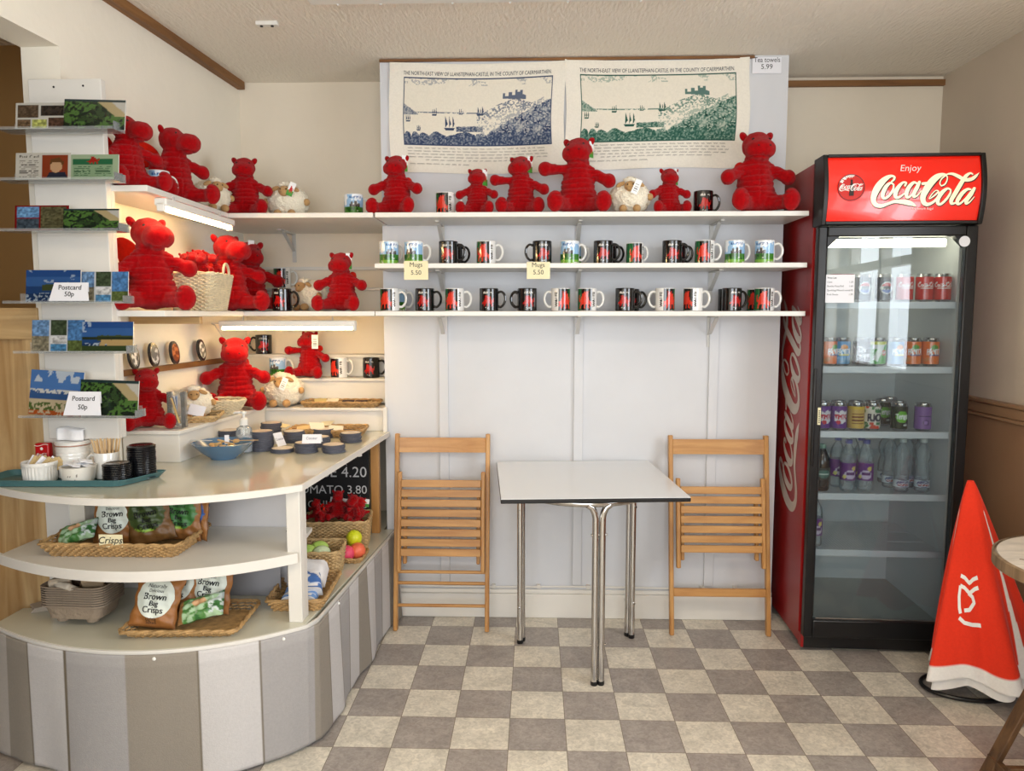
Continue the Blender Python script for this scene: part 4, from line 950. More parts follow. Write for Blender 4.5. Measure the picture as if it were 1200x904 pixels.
k = floc(962, 488, -.03); g = G().box(-.006, .006, -.004, 0, -.035, .035); h_ = part('handle_badge', g, CREAMPAPER, door, 'small white vertical sticker', .001, (dx0+.028, -.029, k.z))
g = G()
for i in range(7): g.box(-.003, .003, -.0052, -.0042, -.028+i*.008, -.024+i*.008)
part('badge_mark', g, INK, h_)
part('grip', G().box(dx0+.0005, dx0+.012, -.036, -.0285, .80, 1.20), BLACKP, door, None, .004)
k = floc(1124, 283, -.03); part('round_sticker', G().lathe([(.021, 0), (.021, .001)], 24), PAPER, door, 'round white sticker', 0, (dx1-.052, -.0286, k.z), (PI/2, 0, 0))
# header
ZH0, ZH1 = 1.775, FH
NSEG = 12
def head(u, v):   # u 0..1 across, v 0..1 up : bowed outwards
    return (.016+u*(FW-.032), -.030-.030*math.sin(PI*(.12+.8*v)), ZH0+.008+v*(ZH1-ZH0-.016))
hd = part('header_sign', G().grid(24, NSEG, head), mat('header_red', (232, 32, 16), .18, coat=.6, emit=((232, 32, 16), .28)), fr, 'red curved sign panel')
part('header_body', G().box(.003, FW-.003, -.028, .05, ZH0-.006, ZH1), BLACKP, fr, None, .004)
for x in (0, FW-.018):
    out = [(.06, ZH0-.008), (.06, ZH1+.004)]+[(-.038-.034*math.sin(PI*(.12+.8*v)), ZH0-.008+v*(ZH1-ZH0+.012)) for v in np.linspace(1, 0, 12)]
    g = G(); n = len(out); g.add([(x, a, b) for a, b in out]+[(x+.018, a, b) for a, b in out], [tuple(range(n)), tuple(range(n, 2*n))[::-1]]+[(i, (i+1) % n, n+(i+1) % n, n+i) for i in range(n)]); part('header_end', g, BLACKP, fr, 'black curved end cap', .003)
for z0_, z1_ in ((ZH0-.006, ZH0+.007), (ZH1-.008, ZH1+.004)): part('header_edge', G().box(.018, FW-.018, -.052, .0, z0_, z1_), BLACKP, fr, None, .003)
# hand drawn script
SCR = [
 [(272,192,14),(292,175,20),(300,150,20),(275,137,24),(235,150,40),(185,190,58),(140,250,66),(112,315,58),(108,370,48),(135,412,40),(190,424,34),(250,404,26),(310,384,30),(380,386,40),(440,396,46),(480,410,34),(520,430,4)],
 [(292,222,14),(262,206,22),(222,238,36),(196,295,40),(194,338,32),(220,352,24),(258,322,24),(288,270,22),(292,222,14)],
 [(400,232,20),(410,206,18),(378,204,22),(335,250,38),(312,305,42),(322,344,30),(360,338,20),(410,296,11),(440,262,8)],
 [(510,212,18),(480,204,26),(440,245,38),(418,300,38),(424,342,28),(452,338,20),(490,290,18),(515,235,14)],
 [(535,200,26),(512,255,38),(490,305,36),(490,340,26),(520,330,14),(555,285,8)],
 [(566,216,26),(608,212,26)],
 [(642,362,8),(690,325,16),(716,292,12),(690,284,9),(655,322,9),(634,360,7)],
 [(742,240,10),(728,215,12),(742,175,12),(785,140,14),(798,170,12),(778,220,14),(745,240,12)],
 [(795,132,10),(755,128,30),(700,152,56),(645,205,66),(600,275,64),(576,340,54),(588,395,42),(630,414,32),(685,386,24),(722,330,18),(718,290,10)],
 [(740,170,8),(790,130,12),(845,124,26),(900,148,34),(960,182,34),(1020,178,34),(1060,152,28),(1096,116,4)],
 [(832,278,14),(800,266,22),(755,300,38),(722,355,40),(722,402,32),(752,412,24),(795,370,24),(828,315,20),(832,278,14)],
 [(1035,130,14),(1012,120,20),(970,150,34),(925,220,40),(880,305,42),(848,370,40),(854,408,26),(895,398,14),(930,365,9)],
 [(1018,276,16),(985,276,26),(940,315,38),(906,375,38),(910,410,28),(940,404,20),(985,355,18),(1022,298,14)],
 [(1052,268,28),(1025,320,40),(992,375,38),(990,408,26),(1020,396,14),(1058,348,7)]]
def script(scale, fn, dz=0, dx=0, dy=0, fat=1):
    g = G()
    for si, st in enumerate(SCR):
        Q = []
        for i in range(len(st)-1):
            a, b, c, d = [np.array(st[max(0, min(len(st)-1, i+k))], float) for k in (-1, 0, 1, 2)]
            for k in range(6): u = k/6; Q.append(.5*((2*b)+(c-a)*u+(2*a-5*b+4*c-d)*u*u+(-a+3*b-3*c+d)*u**3))
        Q.append(np.array(st[-1], float)); Lf = []; Rt = []
        for i, q in enumerate(Q):
            d = Q[min(i+1, len(Q)-1)][:2]-Q[max(0, i-1)][:2]; d = d/(np.linalg.norm(d)+1e-9); n_ = np.array((-d[1], d[0])); w2 = max(2, q[2]*fat)*.5
            Lf.append(q[:2]+n_*w2); Rt.append(q[:2]-n_*w2)
        v = [fn(((p[0]+dx)-590)*scale, -((p[1]+dy)-275)*scale, dz+si*.00004) for p in Lf+Rt]; m = len(Q)
        g.add(v, [(i, i+1, m+i+1, m+i) for i in range(m-1)])
        for q in (Q[0], Q[-1]):   # rounded ends
            r_ = max(2, q[2]*fat)*.5; v = [fn(((q[0]+dx)-590+r_*math.cos(a))*scale, -((q[1]+dy)-275+r_*math.sin(a))*scale, dz+si*.00004) for a in np.linspace(0, 2*PI, 12, endpoint=False)]; g.add(v, [tuple(range(12))])
    return g
HW, HHt = FW-.032, ZH1-ZH0-.016
def hfn(cx, cy, nx=1):
    def q(u, v, dz=0):
        p = head(cx+u/HW, cy+v/HHt); return (p[0], p[1]-.0012-dz, p[2])
    return q
sc_h = (FW*.655)/1010
part('script_shadow', script(sc_h, hfn(.635, .47), 0, 6, 7, 1.12), INK, hd, 'black shadow of the white script')
part('script_lettering', script(sc_h, hfn(.635, .47), .0010), mat('sign_white', (250, 240, 205), .3, emit=((250, 240, 205), .25)), hd, 'flowing white script reading Coca-Cola')
g = G(); f_ = hfn(.545, .77); g.text('Enjoy', .036, lambda u, v: f_(u, v, .0008), shear=.2); part('lettering', g, WHITE_INK, hd, 'small white word Enjoy')
g = G(); f2_ = hfn(.63, .165); g.text('Trademark Regd', .012, lambda u, v: f2_(u, v, .0008)); part('lettering', g, WHITE_INK, hd, 'tiny white words')
# round badge with a bottle
bc = (.155, .52)
bf = hfn(*bc); R_ = .050
part('round_badge', G().add([bf(R_*math.cos(a), R_*math.sin(a), .0012) for a in np.linspace(0, 2*PI, 40, endpoint=False)], [tuple(range(40))]), mat('badge_red', (206, 22, 14), .25, coat=.4), hd, 'round red disc')
part('badge_rim', G().tube([bf(R_*math.cos(a), R_*math.sin(a), .0018) for a in np.linspace(0, 2*PI, 40, endpoint=False)], .0016, 6, closed=True), mat('badge_rim', (110, 10, 8), .3), hd)
bt = [(-.005, .030), (.003, .030), (.0035, .018), (.008, .004), (.0065, -.006), (.0088, -.018), (.0085, -.032), (-.0085, -.032), (-.0088, -.018), (-.0065, -.006), (-.008, .004), (-.0045, .018)]
part('bottle_picture', G().add([bf(a+.002, b, .0016) for a, b in bt], [tuple(range(12))]), mat('cola_brown', (46, 16, 12), .2), hd, 'dark bottle drawn on the disc')
g = G()
for i in range(9):
    a = 1.3+i*.16; g.add([bf(x, y, .0018) for x, y in ((R_*math.cos(a)*1.02, R_*math.sin(a)*1.02), (R_*math.cos(a+.12)*1.02, R_*math.sin(a+.12)*1.02), (R_*math.cos(a+.12)*.72, R_*math.sin(a+.1)*(.82-.06*(i % 3))), (R_*math.cos(a)*.72, R_*math.sin(a)*(.86-.1*(i % 2))))], [(0, 1, 2, 3)])
part('frost_picture', g, WHITE_INK, hd, 'white frost drawn on the disc')
part('script_lettering', script(.090/1010, lambda u, v, d: bf(u, v, .0022+d)), WHITE_INK, hd, 'tiny white script on the disc')
# side script, reading upwards
sc_s = .93/1010; cz, cy_ = 1.02, .27
part('script_lettering', script(sc_s, lambda u, v, d: (-.0008-d, cy_+v*.98, cz+u)), mat('side_white', (190, 180, 172), .4, var=.12), fr, 'large white vertical script on the red side')
g = G(); g.text('ENJOY', .05, lambda u, v: (-.0009, .46+v, .70+u)); part('lettering', g, mat('side_faint', (140, 60, 54), .4), fr, 'faint vertical word')
g = G(); g.text('TRADE-MARK REG', .026, lambda u, v: (-.0009, .075+v, 1.60+u)); part('lettering', g, mat('side_faint', (140, 60, 54), .4), fr, 'faint vertical words')
# lamp and shelves inside
part('lamp', G().box(.06, FW-.08, .05, .075, 1.690, 1.722), mat('fridge_lamp', (255, 246, 220), .4, emit=((255, 244, 214), 11)), fr, 'glowing lamp at the top', .006)
shz = [floc(1030, y, .05).z for y in (354.5, 430, 506, 579, 645)]
FSH = mat('fridge_shelf_white', (222, 226, 232), .35)
g_sh = []
for z in shz:
    s = part('rack', G().box(.036, FW-.036, .036, .046, z-.026, z+.002), FSH, fr, 'white shelf front strip', .002)
    for i in range(26): 
        x = .045+i*(FW-.09)/25; g_sh.append((s, x, z))
    gg = G()
    for i in range(45): x = .04+i*(FW-.08)/44; gg.tube([(x, .046, z-.004), (x, .50, z-.004)], .0016, 4)
    for y in (.06, .2, .35, .49): gg.tube([(.036, y, z-.007), (FW-.036, y, z-.007)], .003, 4)
    o = part('wire_grid', gg, FSH, s); 
t = thing('price_list', 'white printed price list taped on the fridge glass, upper left', 'notice', FM @ Vector((dx0+.040, -.0136, floc(985, 355, -.01).z)), side(-2.2))
w_, h_ = .112, .112; part('sheet', G().box(0, w_, 0, .0006, 0, h_), PAPER, t)
for i, (l, r_) in enumerate((('Price List', ''), ('Cans', '1.20'), ('Bottles Fizzy/Still', '1.60'), ('Sparkling Mineral water', '1.40'), ('Fruit Shoot', '1.20'))):
    g = G(); g.text(l, .0095, lambda u, v: (.006+u, -.0006, h_-.016-i*.0165+v), 'L', bold=.02 if i == 0 else 0)
    if r_: g.text(r_, .0095, lambda u, v: (w_-.006+u, -.0006, h_-.016-i*.0165+v), 'R')
    part('writing', g, INK, t, 'printed line')
# cans
def can_img(kind):
    W, Hh = 96, 48; U, V = uvg(np.zeros((Hh, W, 3))); n = vn(Hh, W, 10, len(kind)*7+ord(kind[0]), 3)
    base = dict(pepsi=(16, 22, 40), coke=(206, 24, 20), fanta=(236, 112, 22), fantablue=(60, 140, 200), drpepper=(54, 20, 34), seven=(66, 168, 60), vimto=(96, 44, 140), gold=(212, 176, 92), rio=(226, 222, 210), tango=(22, 44, 28), purple=(140, 100, 170), slim=(206, 190, 140))[kind]
    im = img(W, Hh, base); cx = .25
    for cx in (.25, .75):
        if kind == 'pepsi':
            disc(im, cx, .52, .12, .27, (236, 236, 236)); k = disc(im, cx, .52, .105, .235, (236, 236, 236)); im[k & (V > .60)] = np.array((200, 40, 46))/255; im[k & (V < .44)] = np.array((34, 78, 170))/255; rtext(im, 'PEPSI', cx, .52, .13, (16, 22, 40), maxw=.2, sc=.34, bold=.05)
        elif kind == 'coke': rtext(im, 'Coca-Cola', cx, .66, .2, (244, 240, 236), maxw=.40, sc=.30, bold=.03); rect(im, cx-.14, .50, cx+.14, .515, (240, 236, 230)); rect(im, cx-.16, .25, cx+.16, .26, (230, 140, 130))
        elif kind.startswith('fanta'):
            disc(im, cx, .74, .07, .12, (90, 160, 50) if kind == 'fanta' else (236, 150, 40)); rect(im, cx-.10, .36, cx+.10, .46, (240, 220, 90) if kind != 'fanta' else (40, 60, 130)); rtext(im, 'FANTA', cx, .56, .24, (246, 246, 248), maxw=.30, sc=.36, bold=.06); k = (n > .6) & (V < .3); im[k] = im[k]*.8+.12
        elif kind == 'drpepper': rtext(im, 'Dr', cx-.03, .66, .26, (226, 220, 226), sc=.38, bold=.05); rtext(im, 'Pepper', cx, .36, .24, (226, 220, 226), maxw=.28, sc=.36, bold=.05)
        elif kind == 'seven': rtext(im, '7', cx-.03, .5, .62, (236, 240, 236), sc=.42, bold=.09); disc(im, cx+.07, .5, .05, .12, (216, 60, 60)); rtext(im, 'UP', cx+.07, .5, .11, (250, 250, 250), sc=.4); rect(im, 0, .86, 1, 1, (210, 214, 70))
        elif kind == 'vimto': poly(im, [(cx-.13, .80), (cx-.05, .72), (cx, .82), (cx+.07, .74), (cx+.13, .80), (cx+.10, .3), (cx, .2), (cx-.12, .32)], (226, 222, 232)); rtext(im, 'VIMTO', cx, .54, .2, (196, 34, 70), maxw=.26, sc=.34, bold=.06); disc(im, cx-.05, .28, .04, .1, (200, 40, 70))
        elif kind == 'gold': [rect(im, cx-.12, .2+q*.14, cx+.12, .26+q*.14, (120, 60, 40)) for q in range(4)]; rect(im, 0, .88, 1, 1, (226, 190, 60))
        elif kind == 'rio': rtext(im, 'RIO', cx, .5, .34, (40, 44, 70), maxw=.3, sc=.4, bold=.06); k = (n > .62) & ((V > .72) | (V < .28)); im[k] = np.array((210, 70, 50))/255; k = (n < .40) & ((V > .72) | (V < .28)); im[k] = np.array((60, 130, 80))/255
        elif kind == 'tango': disc(im, cx, .54, .12, .26, (110, 190, 50)); rtext(im, 'Tango', cx, .54, .2, (246, 248, 246), maxw=.26, sc=.38, bold=.05); rect(im, cx+.02, .12, cx+.10, .2, (220, 224, 220))
        elif kind == 'purple': rect(im, cx-.13, .55, cx+.13, .60, (70, 50, 100)); rtext(im, 'RUBICON', cx, .70, .14, (74, 48, 100), maxw=.26, sc=.36) if False else None; disc(im, cx, .3, .06, .13, (90, 66, 120)); disc(im, cx, .3, .04, .08, (170, 130, 200))
    return im
ALU = mat('aluminium', (200, 200, 204), .25, metal=1)
CK = dict(pepsi='dark blue cola can with a red, white and blue globe', coke='red cola can with white lettering', fanta='orange drink can', fantablue='pale blue drink can', drpepper='dark maroon can with slanted white words', seven='green and yellow can with a large white seven', vimto='purple can with a white splash', gold='gold ginger beer style can', rio='cream can with colourful speckles', tango='dark can with a lime green disc', purple='lilac can with a dark band', slim='pale gold can with a red top')
CK2 = dict(pepsi='dark blue can with a globe', coke='red cola can', fanta='orange drink can', fantablue='pale blue drink can', seven='green can with a seven', vimto='purple can', gold='gold can', rio='cream speckled can', tango='dark can with lime disc', slim='gold can')
canM = {}
def can(kind, pos, rz, label, s=1):
    if kind in canM:
        return dup(canM[kind], label, pos, rz)
    t = thing('drink_can', label, 'drink can', pos, rz, 'cans in the fridge'); canM[kind] = t
    R = .033; g = G()
    g.grid(64, 26, lambda u, v: (R*math.cos(2*PI*(u-.5)), R*math.sin(2*PI*(u-.5)), .009+v*.092), can_img(kind), uv=lambda u, v: (min(.999, u), v))
    part('body', g, CERAM, t)
    g = G().lathe([(R, .101), (R-.0035, .108), (R-.004, .1095), (R-.005, .1145), (R-.007, .115), (R-.0085, .112), (0, .112)], 32, close=False).lathe([(R, .009), (.027, .002), (.025, 0), (.022, .004), (0, .005)], 32, close=False); part('rim', g, ALU, t)
    if kind == 'slim': part('lid_top', G().lathe([(0, .1151), (.026, .1151), (.026, .118)], 20, close=False), COKE, t)
    return t
def putcan(kind, px, sh, depth, label, rz=0, base=None):
    z = shz[sh]; k = floc(px, 400, depth); k = FM @ Vector((k.x, depth, z+.002)); 
    return can(kind, k, side(-2.2)+rz, label)
SHN = ['top', 'second', 'third', 'fourth', 'lowest']
FR_ = .085
for sh, row in enumerate(([('pepsi', 1008, 0), ('pepsi', 1033, 0), ('coke', 1057, .1), ('coke', 1080, 0), ('coke', 1101, -.2)], [('fanta', 972, .5), ('fantablue', 987, 0), ('drpepper', 1010, 0), ('seven', 1029, 0), ('fantablue', 1050, .2), ('fanta', 1070, 0), ('fanta', 1091, .1)], [('vimto', 967, .3), ('vimto', 986.5, 0), ('gold', 1007, 0), ('rio', 1026, 0), ('tango', 1058, 0), ('purple', 1086, 0)])):
    cnts = {}
    for i, (k, px, rz) in enumerate(row):
        putcan(k, px, sh, FR_, '%s, %s from left, %s fridge shelf' % (CK[k].replace('a red, white and blue globe', 'a tricolour globe'), ORD[i], SHN[sh]), rz)
    for i, (k, px, rz) in enumerate(row):
        if k in ('purple',) : continue
        putcan(k if (k != 'drpepper') else 'pepsi', px+(-1.0 if sh == 2 else 0), sh, FR_+.075, '%s, behind %s can, %s fridge shelf' % (CK2[k if k != 'drpepper' else 'pepsi'], ORD[i], SHN[sh]), rz+.5)
for i, px in enumerate((977, 990)): putcan('slim', px, 0, .17, 'pale gold can with a red top behind the price list, %s one' % ('left' if i == 0 else 'right'))
for i, px in enumerate((1038, 1046)): putcan('tango', px, 2, FR_+.15+.07*i, 'dark can further back on the third fridge shelf, %s row' % ('third' if i == 0 else 'last'))
# bottles
PET = mat('clear_plastic', (225, 232, 236), .08, trans=(.22, (244, 248, 250), 1.3)); PETD = mat('dark_cola_plastic', (30, 16, 14), .1, coat=.4)
def bottle(kind, label):
    t = thing('drink_bottle', label, 'drink bottle', group='plastic bottles in the fridge'); g = G()
    if kind == 'water': prof = [(0, .002), (.024, 0), (.029, .006), (.030, .05), (.029, .075), (.030, .085), (.024, .115), (.022, .122), (.027, .135), (.030, .155), (.027, .178), (.016, .196), (.0125, .203)]
    elif kind == 'ribena': prof = [(0, .002), (.026, 0), (.031, .008), (.031, .05), (.0315, .07), (.0315, .125), (.031, .14), (.027, .165), (.018, .185), (.0125, .196)]
    else: prof = [(0, .002), (.027, 0), (.032, .01), (.031, .05), (.0325, .08), (.0325, .11), (.030, .135), (.020, .160), (.0135, .176)]
    g.lathe(prof, 28, close=False); part('bottle_body', g, PETD if kind == 'cola' else PET, t)
    zt = prof[-1][1]
    part('neck', G().lathe([(.0125, zt), (.0125, zt+.004), (.0145, zt+.005), (.0125, zt+.006)], 20, close=False), PET, t)
    g = G().lathe([(.0145, zt+.006), (.0145, zt+.020), (.013, zt+.022), (0, zt+.022)], 20, close=False)
    part('cap', g, mat('cap_blue', (60, 66, 150), .4) if kind == 'ribena' else (mat('cap_pale', (206, 214, 210), .4) if kind == 'water' else mat('cap_green', (120, 160, 140), .4)), t)
    W, Hh = 72, 24; z0_, z1_, r_ = dict(water=(.022, .052, .0305), ribena=(.048, .122, .0320), cola=(.05, .10, .0333))[kind]
    if kind == 'water': im = img(W, Hh, (222, 230, 238)); [(disc(im, c, .5, .16, .46, (70, 90, 140)), disc(im, c, .5, .145, .38, (236, 240, 246)), rtext(im, 'BRECON', c, .66, .22, (50, 60, 120), maxw=.24, sc=.22, bold=.05), rtext(im, 'CARREG', c, .34, .22, (170, 50, 60), maxw=.24, sc=.22, bold=.05)) for c in (.25, .75)]
    elif kind == 'ribena': im = img(W, Hh, (110, 40, 130)); [(disc(im, c, .34, .12, .26, (206, 190, 220)), disc(im, c+.08, .7, .05, .14, (226, 206, 110)), rect(im, c-.08, .3, c+.1, .5, (90, 30, 110)), disc(im, c-.12, .2, .04, .12, (226, 214, 120))) for c in (.25, .75)]
    else: im = img(W, Hh, (26, 40, 40)); [(disc(im, c, .5, .14, .34, (60, 110, 100)), rect(im, c-.1, .4, c+.1, .56, (190, 210, 200))) for c in (.25, .75)]
    g = G(); g.grid(56, 18, lambda u, v: (r_*math.cos(2*PI*(u-.5)), r_*math.sin(2*PI*(u-.5)), z0_+v*(z1_-z0_)), im, uv=lambda u, v: (min(.999, u), v)); part('label_wrap', g, PRINT, t); return t
pb = {k: bottle(k, 'x') for k in ('water', 'ribena', 'cola')}; ub = set()
def putb(kind, px, sh, depth, rz, label):
    k = floc(px, 400, depth); p = FM @ Vector((k.x, depth, shz[sh]+.002)); o = pb[kind]
    if kind in ub: return dup(o, label, p, side(-2.2)+rz)
    ub.add(kind); o.location = p; o.rotation_euler = (0, 0, side(-2.2)+rz); o['label'] = label; return o
putb('cola', 969, 3, .10, 0, 'dark cola bottle at the left of the fourth fridge shelf')
for px, d, rz, l in ((1000, .10, 0, 'clear bottle with purple wrap, left of two at the front of the fourth shelf'), (1021, .10, -.3, 'clear bottle with purple wrap, right of two at the front of the fourth shelf'), (987, .18, .2, 'purple-wrapped bottle just behind the dark cola bottle'), (1005, .26, .2, 'purple-wrapped bottle in the third row of the fourth shelf'), (1015, .18, .1, 'purple-wrapped bottle behind the front right purple one')): putb('ribena', px, 3, d, rz, l)
putb('ribena', 963, 4, .10, 0, 'single purple-wrapped bottle alone on the lowest fridge shelf')
for px, d, rz, l in ((1064, .10, 0, 'clear water bottle, left of two at the front of the fourth fridge shelf'), (1089, .10, -.1, 'clear water bottle at the right end of the fourth fridge shelf'), (1050, .18, 0, 'clear water bottle in the second row, left'), (1071, .19, .2, 'clear water bottle in the second row behind the left front one'), (1085, .19, .2, 'clear water bottle in the second row behind the right end one'), (1044, .27, 0, 'clear water bottle in the third row, left')): putb('water', px, 3, d, rz, l)

# ================================================================== FOLDED PARASOL
t = thing('parasol', 'closed red parasol with white hem leaning between fridge and right wall', 'parasol', (1.628, 2.80, 0))
H0, H1 = .085, .80
def par(u, v, s_=1., z0_=H0):
    a = 2*PI*u; k = 1-v; r = .012+.195*k**.85; r *= (1+.22*math.cos(5*a+1.2)*k+.10*math.cos(9*a+.4+v*2)*k)*s_
    z = z0_+(H1-z0_)*v; cx = .055*(k-.55)+.03; 
    hem = .014*math.sin(5*a+.3)*k**3
    return (cx+r*math.cos(a)*.92, -.02+r*math.sin(a)*.62+.06*(v-.5), z+hem)
W, Hh = 200, 90; im = img(W, Hh, (232, 50, 16)); rect(im, 0, 0, 1, .075, (238, 234, 228)); U, V = uvg(im)
for c in (.842, .10, .45): k = np.abs(U-c-.03*(1-V)) < .006+.012*(1-V); im[k & (V < .86)] = np.array((238, 234, 228))/255
g = G(); g.grid(200, 90, par, im, uv=lambda u, v: (min(u, .999), v)); cn = part('canopy', g, CLOTHP, t); m_ = cn.modifiers.new('t', 'SOLIDIFY'); m_.thickness = .002
g = G(); g.grid(120, 20, lambda u, v: par(u+.03, v*.45, .86+.05*math.sin(40*u), H0-.035)); part('lining', g, mat('white_lining', (232, 228, 222), .9, bump=.2, bscale=60), t, 'white inner cloth showing below the hem')
part('pole', G().tube([(.03, -.02, .012), (.035, .0, .70)], .012, 10), STEEL, t, 'thin pole')
part('base_ring', G().tube([(.02+.17*math.cos(a), -.02+.11*math.sin(a), .012) for a in np.linspace(0, 2*PI, 40, endpoint=False)], .008, 8, closed=True), BLACKP, t, 'dark ring base')
g = G()
def lg(x, y): # logo placed on the camera-facing side of the cloth
    u = .610+.17*x; v = .25+.28*y; p = Vector(par(u, v)); q = Vector(par(u, v, 1.02)); q = p+(q-p).normalized()*.004; return tuple(q)
def arcs(pts, w0):
    n = len(pts); v = []
    for i, p in enumerate(pts):
        a = Vector(pts[max(0, i-1)]); b = Vector(pts[min(n-1, i+1)]); d = (b-a).normalized(); nn = Vector((-d.y, d.x))*w0; v += [lg(p[0]+nn.x, p[1]+nn.y), lg(p[0]-nn.x, p[1]-nn.y)]
    return G().add(v, [(2*i, 2*i+1, 2*i+3, 2*i+2) for i in range(n-1)])
L1 = [(0, .98), (.12, .95), (.25, .86), (.35, .93), (.5, .98)]
L2 = [(0, .80), (.12, .77), (.25, .68), (.38, .76), (.5, .80)]
L3 = [(0, .80), (-.02, .60), (.0, .40), (.03, .30)]; L4 = [(.12, .36), (.24, .38), (.36, .52), (.32, .62), (.22, .68)]; L5 = [(0, .22), (.12, .14), (.3, .12), (.5, .14)]
def dense(P):
    o = []
    for a, b in zip(P[:-1], P[1:]): o += [(a[0]+(b[0]-a[0])*k/6, a[1]+(b[1]-a[1])*k/6) for k in range(6)]
    return o+[P[-1]]
for P in (L1, L2, L3, L4, L5): part('logo_stroke', arcs(dense(P), .036), WHITE_INK, t, 'white curved logo stroke')

# ================================================================== ROUND TABLE AT THE RIGHT EDGE
t = thing('round_table', 'round folding table with pale worn top at the right edge', 'table', (1.585, 2.02, 0))
TOPM = mat('worn_pale_wood', (190, 176, 158), .5, bump=.1, bscale=40, var=.22, vscale=14, stretch=(1, 4, 1))
part('tabletop', G().lathe([(0, .712), (.285, .712), (.290, .718), (.290, .736), (.285, .742), (0, .742)], 72, close=False), TOPM, t)
part('rim', G().lathe([(.2905, .708), (.297, .710), (.297, .741), (.2905, .7445)], 72, close=False), wood('pale_rim', (150, 124, 94), (112, 88, 62), .5), t, 'brown wooden rim')
g = G()
for a, b in (((-.2, -.1), (.1, -.2)), ((-.24, .05), (.0, -.05)), ((0, -.05), (.2, .1)), ((-.1, .22), (0, -.05)), ((-.25, .0), (-.1, .2))): g.beam((a[0], a[1], .7425), (b[0], b[1], .7425), .004, .0012)
part('inlay_line', g, DARKW, t, 'scored lines'); 
for yy in (.19, -.05):
    part('leg', G().beam((-.215, yy, 0), (.10, yy, .71), .018, .044, up=(0, 1, 0)), DARKW, t, None, .003)
    part('leg', G().beam((.24, yy-.03, 0), (-.08, yy-.03, .71), .018, .044, up=(0, 1, 0)), DARKW, t, None, .003)
part('cross_bar', G().beam((-.185, -.05, .062), (-.185, .21, .062), .02, .03), DARKW, t, None, .002)
part('cross_bar', G().beam((-.19, .12, .075), (.18, .12, .075), .02, .03), DARKW, t, None, .002)

# ================================================================== BASKETS
def rpath(w_, d, n_per=.011, cr=.02):
    P = []; hw, hd = w_/2, d/2
    for cx, cy, a0 in ((hw-cr, hd-cr, 0), (-hw+cr, hd-cr, PI/2), (-hw+cr, -hd+cr, PI), (hw-cr, -hd+cr, 1.5*PI)):
        for k in range(4): a = a0+k*PI/8*4/3; P.append((cx+cr*math.cos(a), cy+cr*math.sin(a)))
    out = []; n = len(P)
    for i in range(n):
        a = Vector(P[i]); b = Vector(P[(i+1) % n]); m = max(1, round((b-a).length/n_per))
        for k in range(m): out.append(a+(b-a)*(k/m))
    return out
def basket(name, label, w_, d, h, flare, mt, rows=None, r=.0036, loc=(0, 0, 0), rz=0, handles=False, round_=False, cat='basket'):
    t = thing(name, label, cat, loc, rz); rows = rows or max(2, int(h/(2*r*.92)))
    def per(f):
        if round_: n = max(40, int(PI*(w_+d)/2/.011)//2*2+1); return [Vector(((w_/2*f)*math.cos(2*PI*i/n), (d/2*f)*math.sin(2*PI*i/n))) for i in range(n)]
        return rpath(w_, d)
    g = G(); base = per(1) if not round_ else None
    for j in range(rows):
        f = j/max(1, rows-1); z = r+f*(h-2*r); P = per(.55+.45*f**.7) if round_ else base; n = len(P); pts = []
        for i in range(n):
            p = P[i]; q = Vector((p.x/(w_/2), p.y/(d/2))); nn = (P[(i+1) % n]-P[i-1]); nn = Vector((nn.y, -nn.x)).normalized()
            s_ = (1+flare*f*2/w_, 1+flare*f*2/d) if not round_ else (1, 1)
            off = .0036*math.sin(PI*i+PI/2)*(1 if j % 2 else -1)
            pts.append((p.x*s_[0]+nn.x*off, p.y*s_[1]+nn.y*off, z))
        g.tube(pts, r*1.05, 5, closed=True)
    part('woven_side', g, mt, t)
    P = per(1); n = len(P); ra = []; rb = []
    for i in range(n):
        p = P[i]; s_ = (1+flare*2/w_, 1+flare*2/d) if not round_ else (1, 1); a = i*.9
        nn = p.normalized(); c_ = Vector((p.x*s_[0], p.y*s_[1], h))
        for lst, ph in ((ra, 0), (rb, PI)): lst.append(c_+Vector((nn.x*math.cos(a+ph)*r*.9, nn.y*math.cos(a+ph)*r*.9, math.sin(a+ph)*r*.9)))
    part('braided_rim', G().tube(ra, r*1.25, 6, closed=True).tube(rb, r*1.25, 6, closed=True), mt, t)
    if round_: part('base', G().lathe([(0, 0), (w_/2*.56, 0), (w_/2*.56, .004), (0, .004)], 32, close=False), mt, t)
    else: part('base', G().box(-w_/2+.002, w_/2-.002, -d/2+.002, d/2-.002, 0, .005), mt, t)
    if handles:
        for s_ in (-1, 1):
            X_ = s_*(w_/2+flare); part('handle', G().tube([(X_, -.035, h-.004)]+[(X_+s_*.008, -.035*math.cos(a), h+.042*math.sin(a)) for a in np.linspace(.15, PI-.15, 12)]+[(X_, .035, h-.004)], .005, 8), mt, t)
    return t
# small plush dragons in baskets
def mini(pos, h, rz, label, tilt=(0, 0), grp='tiny red plush dragons in baskets'):
    o = dup(DA, label, pos, rz, h, group=grp); o.rotation_euler = (tilt[0], tilt[1], rz)
    for c in list(o.children):
        if c.name.startswith('hang_tag'): bpy.data.objects.remove(c)
    return o
# handled basket on the lower left shelf
bp_ = Vector((atY(236, 368, 2.84).x, 2.84, z2+.001))
basket('wicker_basket', 'pale wicker basket with hoop handles full of tiny red dragons, lower left shelf', .135, .20, .135, .022, WICKW, loc=bp_, rz=.1, handles=True)
for i, (dx, dy, dz, rz, l) in enumerate(((-.045, -.02, .115, .8, 'front left'), (.0, -.055, .118, .2, 'front'), (.035, -.05, .112, -.2, 'front right'), (-.03, .06, .135, .6, 'back left, highest'), (.03, .05, .118, .1, 'back right'))):
    mini(bp_+Vector((dx, dy, dz-.01)), .112, rz, 'tiny red plush dragon in the handled basket, %s' % l)

